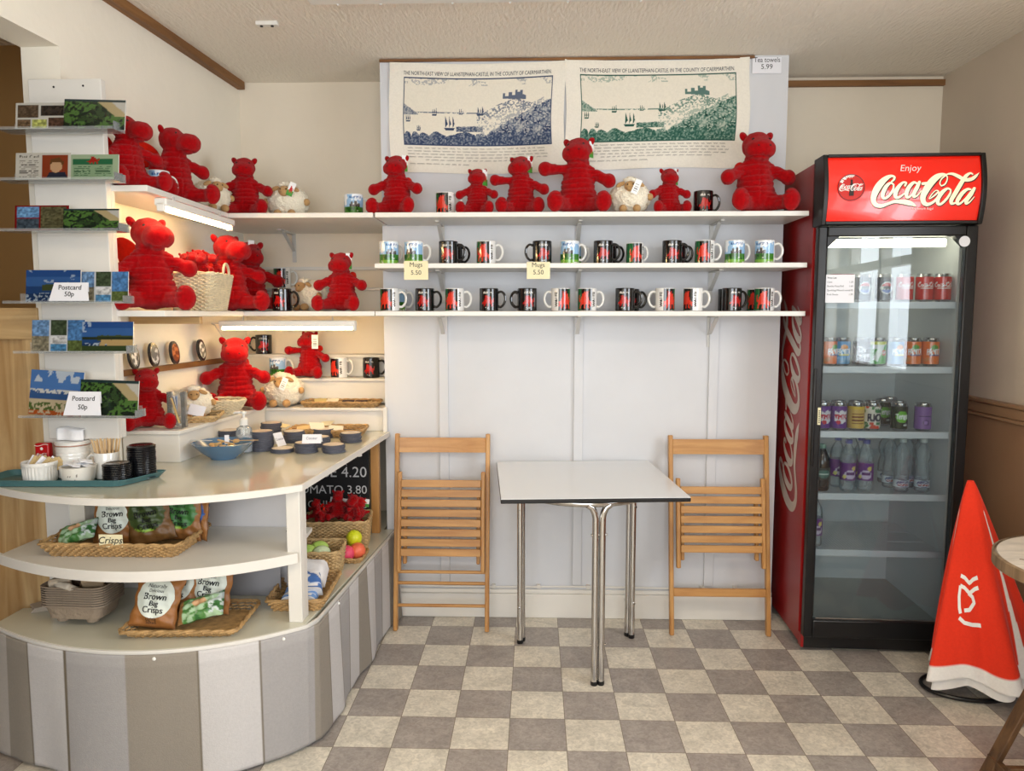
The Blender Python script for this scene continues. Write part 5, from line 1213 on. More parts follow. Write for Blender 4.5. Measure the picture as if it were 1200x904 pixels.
def R2(px, py, z): return atZ(px, py, z)
zr = HC+.1185      # left platform
zk = HC+.1085      # rear platform
b = R2(243, 492, zr)
tb1 = basket('wicker_tray', 'flat wicker tray of dark coasters in front of the pale round basket', .15, .16, .022, .014, WICK, loc=(-1.345, 2.925, zr), rz=.25, r=.003, cat='tray')
pb_ = Vector((-1.315, 3.10, zr)); basket('round_basket', 'pale round basket on the left platform before the big red dragon', .19, .15, .062, 0, WICKW, loc=pb_, round_=True, r=.003)
g = G()
for i in range(7): g.add([(.05*math.cos(i*1.3)+dx, .03*math.sin(i*2.1)+dy, .048+.004*(i % 3)+(dx+dy)*.1) for dx, dy in ((-.025, -.02), (.025, -.018), (.022, .02), (-.02, .022))], [(0, 1, 2, 3)])
for i, (x, y, a, c) in enumerate(((-.02, 0, .3, 'brown'), (.03, .01, -.4, 'cream'))):
    g = G().box(-.03, .03, -.02, .02, 0, .006); solo('fabric_badge', g, DARKW if c == 'brown' else CREAMPAPER, '%s flat packet lying in the pale round basket' % c, 'packet', pb_+Vector((x, y, .050)), a, bevel=.002)
solo('paper_note', G().box(-.030, .030, -.0006, .0006, 0, .045), PAPER, 'white price note standing on the wicker coaster tray', 'note', (-1.325, 2.865, zr+.026), .3).rotation_euler = (-.5, .25, .2)
rt = Vector((-.905, 3.475, zk))
basket('wicker_tray', 'long flat wicker tray on the rear platform under the steps', .33, .105, .024, .014, WICKD, loc=rt, r=.003, cat='tray')
g = G()
for i, (x, a, h_, c, l) in enumerate(((-.10, .3, .0, (198, 178, 120), 'olive cream card packet'), (-.045, -.1, 0, (232, 224, 200), 'white card packet'), (.03, .1, 0, (58, 30, 24), 'dark brown purse'), (.09, -.1, 0, (66, 34, 26), 'dark brown pouch'))):
    o = solo('small_packet', G().box(-.028, .028, -.022, .022, 0, .005), mat('packet%d' % i, c, .6, bump=.3, bscale=40), l+' in the long tray on the rear platform', 'packet', rt+Vector((x, -.005, .020)), a, bevel=.002); o.rotation_euler = (.55 if i < 2 else .15, 0, a)
lt = Vector((-.94, 3.12, HC+.001)); lt = R2(383, 509, HC); lt = Vector((lt.x, 3.30, HC+.001))
basket('wicker_tray', 'brown wicker tray on the counter behind the coaster stacks', .30, .15, .030, .016, WICKD, loc=(-.925, 3.300, HC+.001), r=.003, rz=.04, cat='tray')
for i, (x, y, z, a, c, l, tx) in enumerate(((-.03, -.04, .045, .5, (226, 222, 206), 'folded grey-white card heaped on the brown wicker tray', .5), (.0, .0, .05, -.3, (206, 200, 176), 'patterned card heaped on the brown wicker tray', .3), (.05, -.03, .035, .2, (236, 230, 212), 'cream card at the right of the heap on the brown tray', .3), (-.09, -.03, .035, .3, (222, 196, 146), 'tan card left of the heap on the brown tray', .2), (-.20, -.01, .042, -.2, (234, 214, 166), 'cream card lying across coasters left of the brown tray', .12), (-.25, -.02, .05, .1, (236, 222, 180), 'pale yellow card at the far left of the coaster cards', .1), (.08, .02, .018, .1, (60, 34, 26), 'dark brown pouch inside the brown wicker tray', 0), (-.13, .03, .03, -.4, (176, 140, 90), 'brown card leaning on the left of the brown tray', .15))):
    o = solo('card_packet', G().box(-.032, .032, -.024, .024, 0, .003), mat('cardp%d' % i, c, .6, bump=.3, bscale=40), l, 'packet', (-.925+x, 3.275+y, HC+z+.004), a, bevel=.001); o.rotation_euler = (tx, .1*(-1)**i, a)
# coaster stacks
SLATE = mat('slate_coaster', (82, 84, 96), .6, bump=.3, bscale=60, var=.2); CORKT = mat('coaster_picture', (214, 200, 184), .35, var=.25, vscale=60)
def coaster(pos, label, group):
    t = thing('coaster', label, 'coaster', pos, random.uniform(0, 6), group)
    part('disc', G().lathe([(0, 0), (.043, 0), (.0445, .001), (.0445, .0065), (.0425, .0075), (0, .0075)], 36, close=False), SLATE, t)
    part('picture_top', G().lathe([(0, .0077), (.040, .0077)], 36, close=False), CORKT, t, 'printed picture face'); return t
c0 = None
for si, (px, py, n, l) in enumerate(((212, 521, 9, 'stack beside the pump bottle, left'), (307, 528, 10, 'tall stack just right of the pump bottle'), (318, 512, 8, 'stack behind the tall one by the pump bottle'), (331, 530, 2, 'low stack holding up a folded note'), (359, 530, 5, 'front middle stack'), (391, 530, 4, 'front right stack'), (345, 518, 6, 'second row stack left'), (374, 523, 5, 'second row stack middle'), (379, 513, 5, 'second row stack right'), (411, 518, 5, 'back right stack under the tray corner'))):
    if si == 0: px, py = 269, 524
    p = R2(px, py, HC)
    for k in range(n):
        q = Vector((p.x+random.uniform(-.002, .002), p.y+random.uniform(-.002, .002), HC+.001+k*.0078)); last = k == n-1
        lab = 'round slate coaster, %s%s' % (l, ', topmost' if last else ', below the top')
        if c0 is None: c0 = coaster(q, lab, 'slate coasters in stacks on the counter')
        else: dup(c0, lab, q, random.uniform(0, 6))
def tentcard(px, py, z, w_, h_, rz, lab, rough_=None):
    p = R2(px, py, z); t = thing('folded_note', lab, 'note', (p.x, p.y, z), rz); s_ = .55*h_
    for sg in (-1, 1): part('leaf', G().add([(-w_/2, sg*s_, 0), (w_/2, sg*s_, 0), (w_/2, 0, h_), (-w_/2, 0, h_), (-w_/2, sg*s_+.0008, 0), (w_/2, sg*s_+.0008, 0), (w_/2, .0008*sg, h_+.0005), (-w_/2, .0008*sg, h_+.0005)], [(0, 1, 2, 3), (4, 5, 6, 7), (0, 1, 5, 4), (1, 2, 6, 5), (3, 2, 6, 7), (0, 3, 7, 4)]), PAPER, t)
    g = G(); g.text('Coaster', .013, lambda u, v: (u, -(s_*(.55-v/h_))-.0012, h_*.45+v)); part('writing', g, mat('blue_grey_ink', (90, 96, 120), .6), t, 'handwritten words'); return t
tentcard(366, 519, HC+.048, .072, .032, .1, 'white folded Coaster note on the front middle coasters')
tentcard(325, 522, HC+.0165, .045, .050, 1.1, 'white folded note leaning on the low coaster stack')

# ------------------------------------------------------------------ pen holder, pump bottle, bowl
p = Vector((-1.325, 2.725, zr)); t = thing('pen_holder', 'clear acrylic pen holder at the front of the left platform', 'pen holder', p)
w2 = .026; hh = .135
for a, b, c, d in ((-w2, w2, -w2, -w2+.002), (-w2, w2, w2-.002, w2), (-w2, -w2+.002, -w2+.002, w2-.002), (w2-.002, w2, -w2+.002, w2-.002)): part('pane', G().box(a, b, c, d, .003, hh), mat('holder_acrylic', (235, 240, 240), .04, trans=(.07, (252, 253, 253), 1.25)), t)
part('base', G().box(-w2, w2, -w2, w2, .0005, .003), CLEAR, t)
PC = [((224, 176, 40), 'yellow'), ((30, 40, 70), 'navy'), ((206, 208, 212), 'silver'), ((40, 40, 42), 'black'), ((70, 110, 170), 'blue'), ((180, 184, 190), 'grey')]
for i, (c, n_) in enumerate(PC):
    a = Vector((.014-.006*i*.9, -.012+.004*i, .006)); b_ = Vector((-.016+.002*i, -.012+.005*i, .112+.004*(i % 3)))
    o = thing('pen', '%s pen leaning in the clear acrylic holder' % n_, 'pen', p, 0, 'pens in the acrylic holder'); d = (b_-a)
    part('barrel', G().tube([a+d*.12, a+d], [.0042, .0042], 8), mat('pen_'+n_, c, .3), o); part('tip', G().tube([a, a+d*.12], [.0008, .0040], 8), CHROME, o); part('clip', G().tube([a+d*.72+Vector((0, -.006, 0)), a+d*.98+Vector((0, -.006, 0))], .0012, 6), CHROME, o)
p = R2(287, 530, HC); t = thing('pump_bottle', 'clear pump bottle with white top on the counter', 'bottle', (p.x, p.y, HC+.001))
part('bottle_body', G().lathe([(0, 0), (.029, 0), (.032, .004), (.032, .075), (.028, .095), (.014, .104), (.013, .110)], 28, close=False), PET, t)
part('liquid', G().lathe([(0, .003), (.0295, .004), (.0295, .066), (0, .066)], 28, close=False), mat('gel', (235, 236, 240), .1, trans=(.5, (246, 248, 250), 1.2)), t)
part('collar', G().lathe([(.0165, .106), (.0165, .128), (.010, .134), (.007, .136)], 24, close=False), WHITEC, t)
part('pump_head', G().lathe([(.005, .134), (.005, .150), (.012, .152), (.012, .160), (0, .163)], 20, close=False), WHITEC, t); part('spout', G().tube([(0, 0, .156), (-.03, -.006, .157), (-.036, -.007, .152)], [.006, .005, .004], 10), WHITEC, t)
part('dip_tube', G().tube([(0, 0, .108), (.0, 0, .02)], .0025, 6), WHITEC, t)
p = R2(261, 538, HC); p = Vector((p.x, p.y+.01, HC+.001)); t = thing('blue_bowl', 'shallow blue bowl holding small wooden bits on the counter', 'bowl', p)
part('bowl', G().lathe([(0, 0), (.045, 0), (.047, .004), (.080, .026), (.109, .058), (.113, .062), (.109, .063), (.076, .032), (.045, .012), (0, .011)], 48, close=False), mat('blue_glaze', (84, 118, 150), .25, coat=.4, var=.1), t)
for i in range(16):
    a = i*2.4; r_ = .018+.034*((i*.37) % 1); c = ('tan', (206, 168, 110)) if i % 3 else ('white', (224, 220, 208)); g = G()
    g.beam((-.018, 0, 0), (.018, 0, .003), .013, .005) if i % 2 else g.lathe([(0, 0), (.012, 0), (.013, .003), (.011, .006), (0, .006)], 14)
    o = solo('wooden_token', g, mat('token_'+c[0], c[1], .6, bump=.3), 'small %s token in the shallow blue bowl' % c[0], 'token', p+Vector((r_*math.cos(a)-.005, r_*math.sin(a), .038+.011*(i % 3))), a, 'tokens in the blue bowl'); o.rotation_euler = (.3*math.sin(i), .3*math.cos(i), a)
    o['label'] = 'small %s token heaped in the shallow blue bowl' % c[0]
for i, (a, l) in enumerate(((.15, 'wooden stick laid across the right rim of the blue bowl'), (3.05, 'grey stick poking from the left of the blue bowl'))):
    o = solo('wooden_stick', G().box(-.05, .05, -.004, .004, 0, .002), PINEX if i == 0 else STEEL, l, 'stick', p+Vector((.085*math.cos(a), .085*math.sin(a)-.02, .068)), a, bevel=.0005)
solo('white_label', G().box(-.008, .008, -.0006, .0006, 0, .034), PAPER, 'small white card standing in the blue bowl', 'card', p+Vector((.01, .01, .052)), .3)

# ------------------------------------------------------------------ teal tray with cups
tp = [R2(-14, 566, HC), R2(150, 566, HC), R2(198, 545, HC), R2(60, 541, HC)]
tc_ = Vector((-1.52, 2.325, HC+.001)); t = thing('serving_tray', 'teal plastic serving tray on the counter below the postcards', 'tray', tc_)
TEAL = mat('teal_plastic', (70, 112, 116), .4, var=.08)
outl = [(-.23, -.045), (.05, -.055), (.225, -.035), (.245, -.020), (.238, .0), (.14, .08), (-.20, .08)]
def rloop(s, z, n=6):
    P = [Vector(a) for a in [(-.24, -.075), (.175, -.075), (.262, .150), (-.20, .078)]]
    P = [Vector((-.235, -.074)), Vector((.236, -.062)), Vector((.302, .110)), Vector((-.235, .100))]
    out = []; c = sum(P, Vector((0, 0)))/4; R_ = .03*s
    for i in range(4):
        a, b, d = P[i-1], P[i], P[(i+1) % 4]; b2 = c+(b-c)*1
        u = (a-b).normalized(); v = (d-b).normalized()
        for k in range(n+1): q = k/n; p0 = b+u*R_; p1 = b+v*R_; out.append((1-q)**2*p0+2*q*(1-q)*b+q*q*p1)
    return [Vector((c.x+(q.x-c.x)*(1-(1-s)*1), c.y+(q.y-c.y)*(1-(1-s)*1), z)) for q in out]
LP_ = [rloop(.90, 0), rloop(.93, .001), rloop(.99, .018), rloop(1.0, .019), rloop(1.0, .021), rloop(.985, .021), rloop(.925, .004), rloop(.90, .003)]
g = G(); v = [q for L_ in LP_ for q in L_]; n = len(LP_[0]); f = [tuple(range(n))[::-1]]
for j in range(len(LP_)-1):
    for i in range(n): k = (i+1) % n; f.append((j*n+i, j*n+k, (j+1)*n+k, (j+1)*n+i))
f.append(tuple((len(LP_)-1)*n+i for i in range(n))); g.add(v, f); part('tray_body', g, TEAL, t)
zt_y = tc_.z+.0045
def on(px, py): y = 2.318; return Vector((atY(px, py, y).x, y, zt_y))
def ribbed(name, lab, px, py, R_, h_, cat='ramekin'):
    p = on(px, py); t = thing(name, lab, cat, p); v = []; f = []; n = 96; prof = [(.86, 0), (.90, .06), (.93, .5), (.96, .80), (1.0, .84), (1.0, .97), (.97, 1), (.93, .97), (.90, .3), (.88, .12), (0, .1)]
    for r_, z in prof:
        for k in range(n): a = 2*PI*k/n; q = R_*r_+(.0012*math.sin(a*30) if .05 < z < .81 and r_ < .965 and prof.index((r_, z)) < 4 else 0); v.append((q*math.cos(a), q*math.sin(a), z*h_))
    for i in range(len(prof)-1):
        for k in range(n): l = (k+1) % n; f.append((i*n+k, i*n+l, (i+1)*n+l, (i+1)*n+k))
    g = G().add(v, f+[tuple(range(n))[::-1]]); part('dish', g, WHITEC, t); return p
p = ribbed('ramekin', 'white ribbed ramekin of paper sachets at the left of the tray', 47, 556, .052, .066)
SACH = mat('sachet_tan', (196, 170, 120), .55, bump=.3, bscale=50)
for i in range(9):
    x = -.034+i*.0085; o = solo('sugar_sachet', G().box(-.016, .016, -.0016, .0016, 0, .045), SACH if i % 3 else PAPER, '%s paper sachet standing in the white ribbed ramekin' % ('tan' if i % 3 else 'white'), 'sachet', p+Vector((x, .003*(-1)**i, .038)), .9, 'sachets in the ribbed ramekin', .001); o.rotation_euler = (.2*math.sin(i*3), .55+.05*i, .9+.2*math.sin(i*2))
p = on(92, 558); t = thing('sugar_bowl', 'white bowl with small dark flecks holding white sachets', 'bowl', p)
im = img(120, 20, (226, 222, 212)); r__ = random.Random(3)
for k in range(13):
    disc(im, r__.uniform(.70, .86), r__.uniform(.15, .8), .0042, .042, (46, 36, 34))
g = G(); g.grid(96, 12, lambda u, v: ((.043+.010*v**.6)*math.cos(2*PI*u), (.043+.010*v**.6)*math.sin(2*PI*u), v*.052), im, uv=lambda u, v: (min(.999, u), v)); c_ = (.88, .86, .82)
g.lathe([(.054, .052), (.052, .053), (.050, .050), (.044, .012), (0, .010)], 48, c=c_, close=False); g.lathe([(.044, 0), (0, 0)], 48, c=c_, close=False); part('dish', g, CERAM, t)
for i in range(10):
    a = i*1.9; o = solo('milk_sachet', G().box(-.020, .020, -.011, .011, 0, .004), mat('white_sachet', (232, 232, 234), .4, bump=.4, bscale=50), 'white paper sachet heaped in the dark-flecked bowl', 'sachet', p+Vector((.022*math.cos(a), .020*math.sin(a), .053+.003*(i % 4))), a, 'white sachets in the flecked bowl', .001); o.rotation_euler = (.35*math.sin(i*2), .3*math.cos(i), a)
p = on(86, 540); p.y = 2.402; p.x = atY(84, 500, p.y).x; t = thing('canister', 'cream stoneware canister with folded napkins on top', 'canister', p)
part('jar', G().lathe([(0, 0), (.047, 0), (.050, .004)]+[(.050+.0008*math.sin(k*1.9), .004+k*.0035) for k in range(26)]+[(.051, .098), (.0515, .101), (.050, .103), (0, .103)], 44, close=False), WHITEC, t)
part('lid', G().lathe([(0, .1035), (.0515, .1035), (.053, .106), (.053, .116), (.050, .119), (0, .120)], 44, close=False), WHITEC, t); part('brown_line', G().lathe([(.0532, .1052), (.0536, .107), (.0532, .1088)], 44, close=False), mat('line_brown', (160, 110, 84), .3), t, 'thin brown line')
g = G(); nn = 16
def nap(u, v): x = (u-.5)*.088; return (x, -.012+.004*math.sin(u*7), .121+v*(.038+.012*math.sin(u*5+.5)*v*.3)+.0)
g.grid(nn, 6, nap); g.grid(nn, 6, lambda u, v: (lambda q: (q[0]*.9+.004, q[1]+.022, q[2]+.004*v))(nap(1-u, v))); g.grid(nn, 3, lambda u, v: (lambda a, b: tuple(a[i]*(1-v)+b[i]*v for i in range(3)))(nap(u, 1), (lambda q: (q[0]*.9+.004, q[1]+.022, q[2]+.004))(nap(u, 1))))
n_ = solo('paper_napkins', g, mat('napkin', (240, 240, 242), .8, bump=.3, bscale=30), 'folded white paper napkins lying on the canister lid', 'napkins', p+Vector((0, 0, 0))); so = n_.modifiers.new('t', 'SOLIDIFY'); so.thickness = .002
p = on(52, 545); p.y = 2.405; p.x = atY(50, 500, 2.405).x; t = thing('red_packet', 'red packet with white script beside the canister', 'packet', p)
part('pack', G().box(-.024, .024, -.012, .012, 0, .110), mat('red_foil', (190, 22, 28), .35, bump=.2, bscale=30), t, None, .005); part('wave_mark', G().tube([(x, -.0126, .104+.003*math.sin(x*120)) for x in np.linspace(-.023, .023, 16)], .0012, 5), WHITE_INK, t, 'white wave line')
part('script_lettering', script(.036/1010, lambda u, v, d: (u, -.0126-d, .072+v)), WHITE_INK, t, 'white script lettering'); part('script_lettering', G().ell((0, -.0126, .092), (.005, .0006, .005)), WHITE_INK, t, 'white emblem')
p = on(128, 540); p.y = 2.392; p.x = atY(125, 530, 2.392).x; t = thing('stirrer_mug', 'plain white mug packed with wooden stirrers on the tray', 'mug', p)
part('cup', G().lathe([(0, 0), (.036, 0), (.038, .003), (.038, .082), (.037, .084), (.035, .082), (.035, .006), (0, .006)], 40, close=False), WHITEC, t)
part('handle', G().tube([(-.037, 0, .070), (-.050, -.003, .074), (-.061, -.005, .064), (-.063, -.006, .046), (-.056, -.005, .028), (-.037, 0, .018)], .0045, 8), WHITEC, t)
STW = wood('stirrer_wood', (222, 190, 144), (204, 168, 118), .6)
s0 = None
for i in range(30):
    a = i*2.399; r_ = .028*math.sqrt((i+.5)/30); top_ = Vector((r_*math.cos(a)*1.45, r_*math.sin(a)*1.3, .112+.016*math.sin(i*2.7))); bot = Vector((r_*math.cos(a)*.75, r_*math.sin(a)*.75, .009))
    d = top_-bot; rot = d.to_track_quat('Z', 'Y').to_euler()
    if s0 is None: s0 = solo('wooden_stirrer', G().box(-.0028, .0028, -.0007, .0007, 0, .118), STW, 'flat wooden stirrer standing in the plain white mug', 'stirrer', p+bot, 0, 'wooden stirrers in the white mug', .0004); o = s0
    else: o = dup(s0)
    o.location = p+bot; o.rotation_euler = rot; o.rotation_euler.rotate_axis('Z', i*1.7)
LID = mat('black_lid', (20, 21, 24), .25, coat=.3)
l0 = None
for si, (px, y, n, l) in enumerate(((137, 2.312, 11, 'shorter front stack'), (166, 2.392, 19, 'taller rear stack'))):
    X_ = atY(px, 540, y).x
    for k in range(n):
        q = Vector((X_+random.uniform(-.0008, .0008), y, zt_y+.001+k*.0056))
        lab = 'black plastic cup lid, %s on the tray, %s' % (l, 'topmost' if k == n-1 else 'below the top')
        if l0 is None: l0 = solo('cup_cover', G().lathe([(.041, 0), (.0438, .0004), (.0438, .0030), (.041, .0040), (.0385, .0056), (.036, .0070), (.034, .0058), (0, .0056)], 36, close=False), LID, lab, 'cup lid', q, 0, 'black cup lids in two stacks')
        else: dup(l0, lab, q)

# ================================================================== CRISP BAGS
def lay(o, zdir, front):
    z = Vector(zdir).normalized(); y = -Vector(front); y = (y-z*y.dot(z)).normalized(); x = y.cross(z)
    o.rotation_euler = Matrix(((x.x, y.x, z.x), (x.y, y.y, z.y), (x.z, y.z, z.z))).to_euler()
def bag(name, label, w_, h, d, style, loc, rot, scale=1.0):
    w_ *= 1.2
    """pillow bag; front towards -Y, standing on its lower seam"""
    t = thing(name, label, 'crisp packet', loc, 0, 'brown paper crisp packets'); t.rotation_euler = rot
    def S(u, v, sg):
        x = (u-.5)*2; z = (v-.5)*2; puff = max(0, (1-abs(x)**2.6))**.6*max(0, (1-abs(z)**3.2))**.8
        pin = 1-.10*(1-z*z)+.03*math.sin(z*9)*(abs(x) > .8)
        wr = .0025*math.sin(x*11+z*4)+.002*math.sin(z*17+x*3)
        return (x*w_/2*pin, sg*(d/2*puff+.0008)+sg*wr*puff, h*v)
    c0 = {'round': (158, 104, 54), 'green': (150, 100, 52), 'darkgreen': (120, 84, 44), 'blue': (156, 104, 54), 'plaingreen': (92, 150, 66)}[style]
    im = img(56, 72, c0); U, V = uvg(im)
    if style in ('green', 'darkgreen'):
        c = (70, 128, 66) if style == 'green' else (66, 84, 40); k = disc(im, .5, .56, .42, .33, c); im[k & (np.abs(V-.36+.2*U) < .02)] = np.array((150, 190, 60))/255; im[k & (np.abs(V-.86+.1*U) < .02)] = np.array((150, 190, 60))/255
    if style == 'blue': disc(im, .5, .56, .42, .30, (52, 104, 180))
    if style == 'plaingreen': im[:, :] = np.array((86, 138, 70))/255; n = vn(72, 56, 12, 4); k = V > .72; im[k] = np.array((196, 208, 204))/255; im[n > .60] = np.array((160, 190, 150))/255; im[n < .40] = np.array((58, 112, 56))/255; im[V < .12] = np.array((150, 110, 66))/255; k = disc(im, .35, .5, .18, .14, (206, 160, 116))
    crimp = (V > .955) | (V < .045); im[crimp] = im[crimp]*.86
    g = G(); g.grid(36, 44, lambda u, v: S(u, v, -1), im, uv=lambda u, v: (u, v)); g.grid(36, 44, lambda u, v: S(u, v, 1), im, uv=lambda u, v: (1-u, v), flip=True)
    part('bag', g, mat('bag_print', 'col', .42, bump=.5, bscale=24), t)
    def on_(cx, cy, dz=0):
        def q(u, v): p_ = S(min(1, max(0, cx+u/w_)), min(1, max(0, cy+v/h)), -1); return (p_[0], p_[1]-.0022-dz, p_[2])
        return q
    if style == 'round':
        q = on_(.5, .575); R_ = w_*.405; g = G(); n = 44; v = [q(0, 0)]; f = []
        for j in range(1, 9): v += [q(R_*j/8*math.cos(2*PI*i/n), R_*j/8*math.sin(2*PI*i/n)) for i in range(n)]
        f += [(0, 1+i, 1+(i+1) % n) for i in range(n)]
        for j in range(7): f += [(1+j*n+i, 1+j*n+(i+1) % n, 1+(j+1)*n+(i+1) % n, 1+(j+1)*n+i) for i in range(n)]
        g.add(v, f); part('round_label', g, mat('label_cream', (222, 228, 216), .4), t, 'round cream label')
    cl = INK
    R2_ = w_*.405; q2 = on_(.5, .575, .0012)
    for tx, oy, sz, bo, sh in (('Naturally', .50, .27, 0, .1), ('Delicious', .27, .22, 0, .2), ('Brown', -.10, .46, .035, 0), ('Bag', -.40, .36, .035, 0), ('Crisps', -.74, .44, .035, 0)):
        if style in ('plaingreen', 'blue'): continue
        g = G()
        for e_ in ((-.0007, 0, .0007) if bo else (0,)): g.text(tx, sz*R2_, lambda u, v, oy=oy, e_=e_: q2(u+e_, oy*R2_+v), shear=sh, maxw=1.4*R2_)
        part('lettering', g, cl, t, 'printed word '+tx)
    if style == 'round':
        for tx, cy in (('Lightly', .130), ('Salted', .065)): g = G(); g.text(tx, .011*w_/.125, on_(.5, cy, .0008)); part('lettering', g, cl, t, 'printed word '+tx)
    return t
# upper basket with six bags
zb = .656
b1 = Vector((-1.335, 2.37, zb)); 
basket('crisp_basket', 'shallow wicker basket of crisp packets on the middle counter shelf', .40, .20, .045, .025, WICKD, loc=b1, rz=.0, r=.0034)
bag('crisp_packet', 'brown crisp packet with round cream label in the upper basket', .125, .165, .035, 'round', b1+Vector((-.050, .010, .008)), (-.20, -.05, .05))
bag('crisp_packet', 'tilted brown packet with dark olive print in the upper basket', .13, .17, .035, 'darkgreen', b1+Vector((.078, .015, .010)), (-.18, -.24, .15))
bag('crisp_packet', 'brown packet with bright green label, right half of the upper basket', .125, .165, .035, 'green', b1+Vector((.155, .045, .012)), (-.10, .02, -.15))
bag('crisp_packet', 'brown packet with blue print at the right of the upper basket', .12, .16, .03, 'blue', b1+Vector((.185, .075, .012)), (-.10, .04, -.55))
bag('crisp_packet', 'brown packet at the far back right of the upper basket', .12, .165, .03, 'blue', b1+Vector((.195, .095, .012)), (-.08, .02, -.9))
bag('crisp_packet', 'green and silver crisp packet lying at the left of the upper basket', .070, .130, .040, 'plaingreen', b1+Vector((-.215, -.035, .035)), (0, 0, 0))
p = R2(124, 643, zb+.045); t = thing('price_ticket', 'cream ticket reading Crisps clipped on the upper basket rim', 'price ticket', (p.x, b1.y-.128, zb+.040)); w_ = .075; part('card', G().box(-w_/2, w_/2, 0, .0012, 0, .040), CREAMPAPER, t)
g = G(); g.text('Crisps', .030, lambda u, v: (u, -.0006, .012+v), shear=.3, bold=.01); part('writing', g, INK, t, 'slanted word Crisps')
lay(bpy.data.objects['crisp_packet.005'], (.90, .10, .28), (-.1, -.60, .80))
# lower deck: carrier stack and basket with bags
zl = ZD+.001; cpos = Vector((-1.47, 2.33, zl))
PULP = mat('moulded_pulp', (150, 134, 116), .9, bump=.7, bscale=60, var=.15)
k0 = None
for k in range(9):
    z_ = .040+k*.0076
    if k0 is None:
        g = G(); w2, d2 = .108, .072
        def lp(s, z): return [Vector((a.x*s, a.y*s, z)) for a in rpath(w2*2, d2*2, .02, .03)]
        LL = [lp(.80, -.012), lp(.88, .02), lp(.93, .0305), lp(1.0, .031), lp(1.0, .035), lp(.97, .035), lp(.86, .024), lp(.78, -.008)]; v = [q for l_ in LL for q in l_]; n = len(LL[0]); f = [tuple(range(n))[::-1], tuple(7*n+i for i in range(n))]
        for j in range(7):
            for i in range(n): m_ = (i+1) % n; f.append((j*n+i, j*n+m_, (j+1)*n+m_, (j+1)*n+i))
        g.add(v, f)
        k0 = solo('cup_carrier', g, PULP, 'grey pulp cup carrier, bottom of the stack on the lowest deck', 'cup carrier', cpos+Vector((0, 0, z_)), -.05, 'stacked pulp cup carriers')
        for sx in (-1, 1):
            for sy in (-1, 1): part('cup_foot', G().lathe([(0, -.038), (.018, -.038), (.025, -.012), (.028, .0), (0, .0)], 20, close=False, sx=1), PULP, k0, None, 0, (sx*.050, sy*.030, .012))
    else:
        o = k0.copy(); COL.objects.link(o); o.location = cpos+Vector((0, 0, z_)); o['label'] = 'grey pulp cup carrier higher in the stack on the lowest deck' if k < 8 else 'topmost grey pulp cup carrier, filled with small bags'
for i, (x, y, a, tl, c) in enumerate(((-.06, -.02, .5, .7, (190, 176, 156)), (-.01, -.03, -.4, .9, (206, 196, 180)), (.045, -.01, .3, .6, (176, 152, 122)), (.0, .03, 1.2, .8, (160, 128, 98)), (-.05, .035, -.2, .7, (120, 96, 76)))):
    o = solo('paper_pouch', G().box(-.032, .032, -.010, .010, 0, .055), mat('pouch%d' % i, c, .7, bump=.6, bscale=40), ['pale pouch at the left end of the pulp carrier', 'whitish pouch at the front of the pulp carrier', 'tan pouch at the right of the pulp carrier', 'brown pouch at the middle back of the carrier', 'dark brown pouch at the back left of the carrier'][i], 'pouch', cpos+Vector((x, y, .112)), a, bevel=.006); o.rotation_euler = (tl, 0, a)
for i in range(3): solo('cardboard_sleeve', G().box(-.05, .05, -.03, .03, 0, .006), mat('card_grey', (176, 162, 146), .8), ['bottom', 'middle', 'top'][i]+' flattened cardboard sleeve at the far left of the lowest deck', 'cardboard', (-1.655, 2.43+.0, zl+.0065*i), .5+.15*i, bevel=.001)
b2 = Vector((-1.105, 2.315, zl))
basket('crisp_basket', 'low woven basket of crisp packets on the lowest deck', .31, .20, .026, .026, WICKD, loc=b2, rz=.06, r=.0034)
bag('crisp_packet', 'brown Lightly Salted crisp packet leaning at the front left of the lower basket', .128, .155, .04, 'round', b2+Vector((-.100, -.070, .016)), (-.42, .10, .05))
bag('crisp_packet', 'brown crisp packet half hidden behind the Lightly Salted one', .125, .165, .04, 'round', b2+Vector((-.075, .030, .030)), (-.22, .12, -.05))
bag('crisp_packet', 'brown crisp packet upright at the back right of the lower basket', .128, .165, .04, 'round', b2+Vector((.030, .035, .025)), (-.25, .10, -.02))
bag('crisp_packet', 'green crisp packet lying at the front right of the lower basket', .075, .145, .042, 'plaingreen', b2+Vector((-.02, -.050, .052)), (0, 0, 0))
lay(bpy.data.objects['crisp_packet.009'], (.93, .10, .24), (-.1, -.62, .78))
solo('grey_board', G().box(-.26, .06, 0, .006, 0, .20), mat('board_grey', (150, 148, 150), .6), 'plain grey board leaning behind the lower basket', 'board', (-.96, 2.56, zl), -.02)

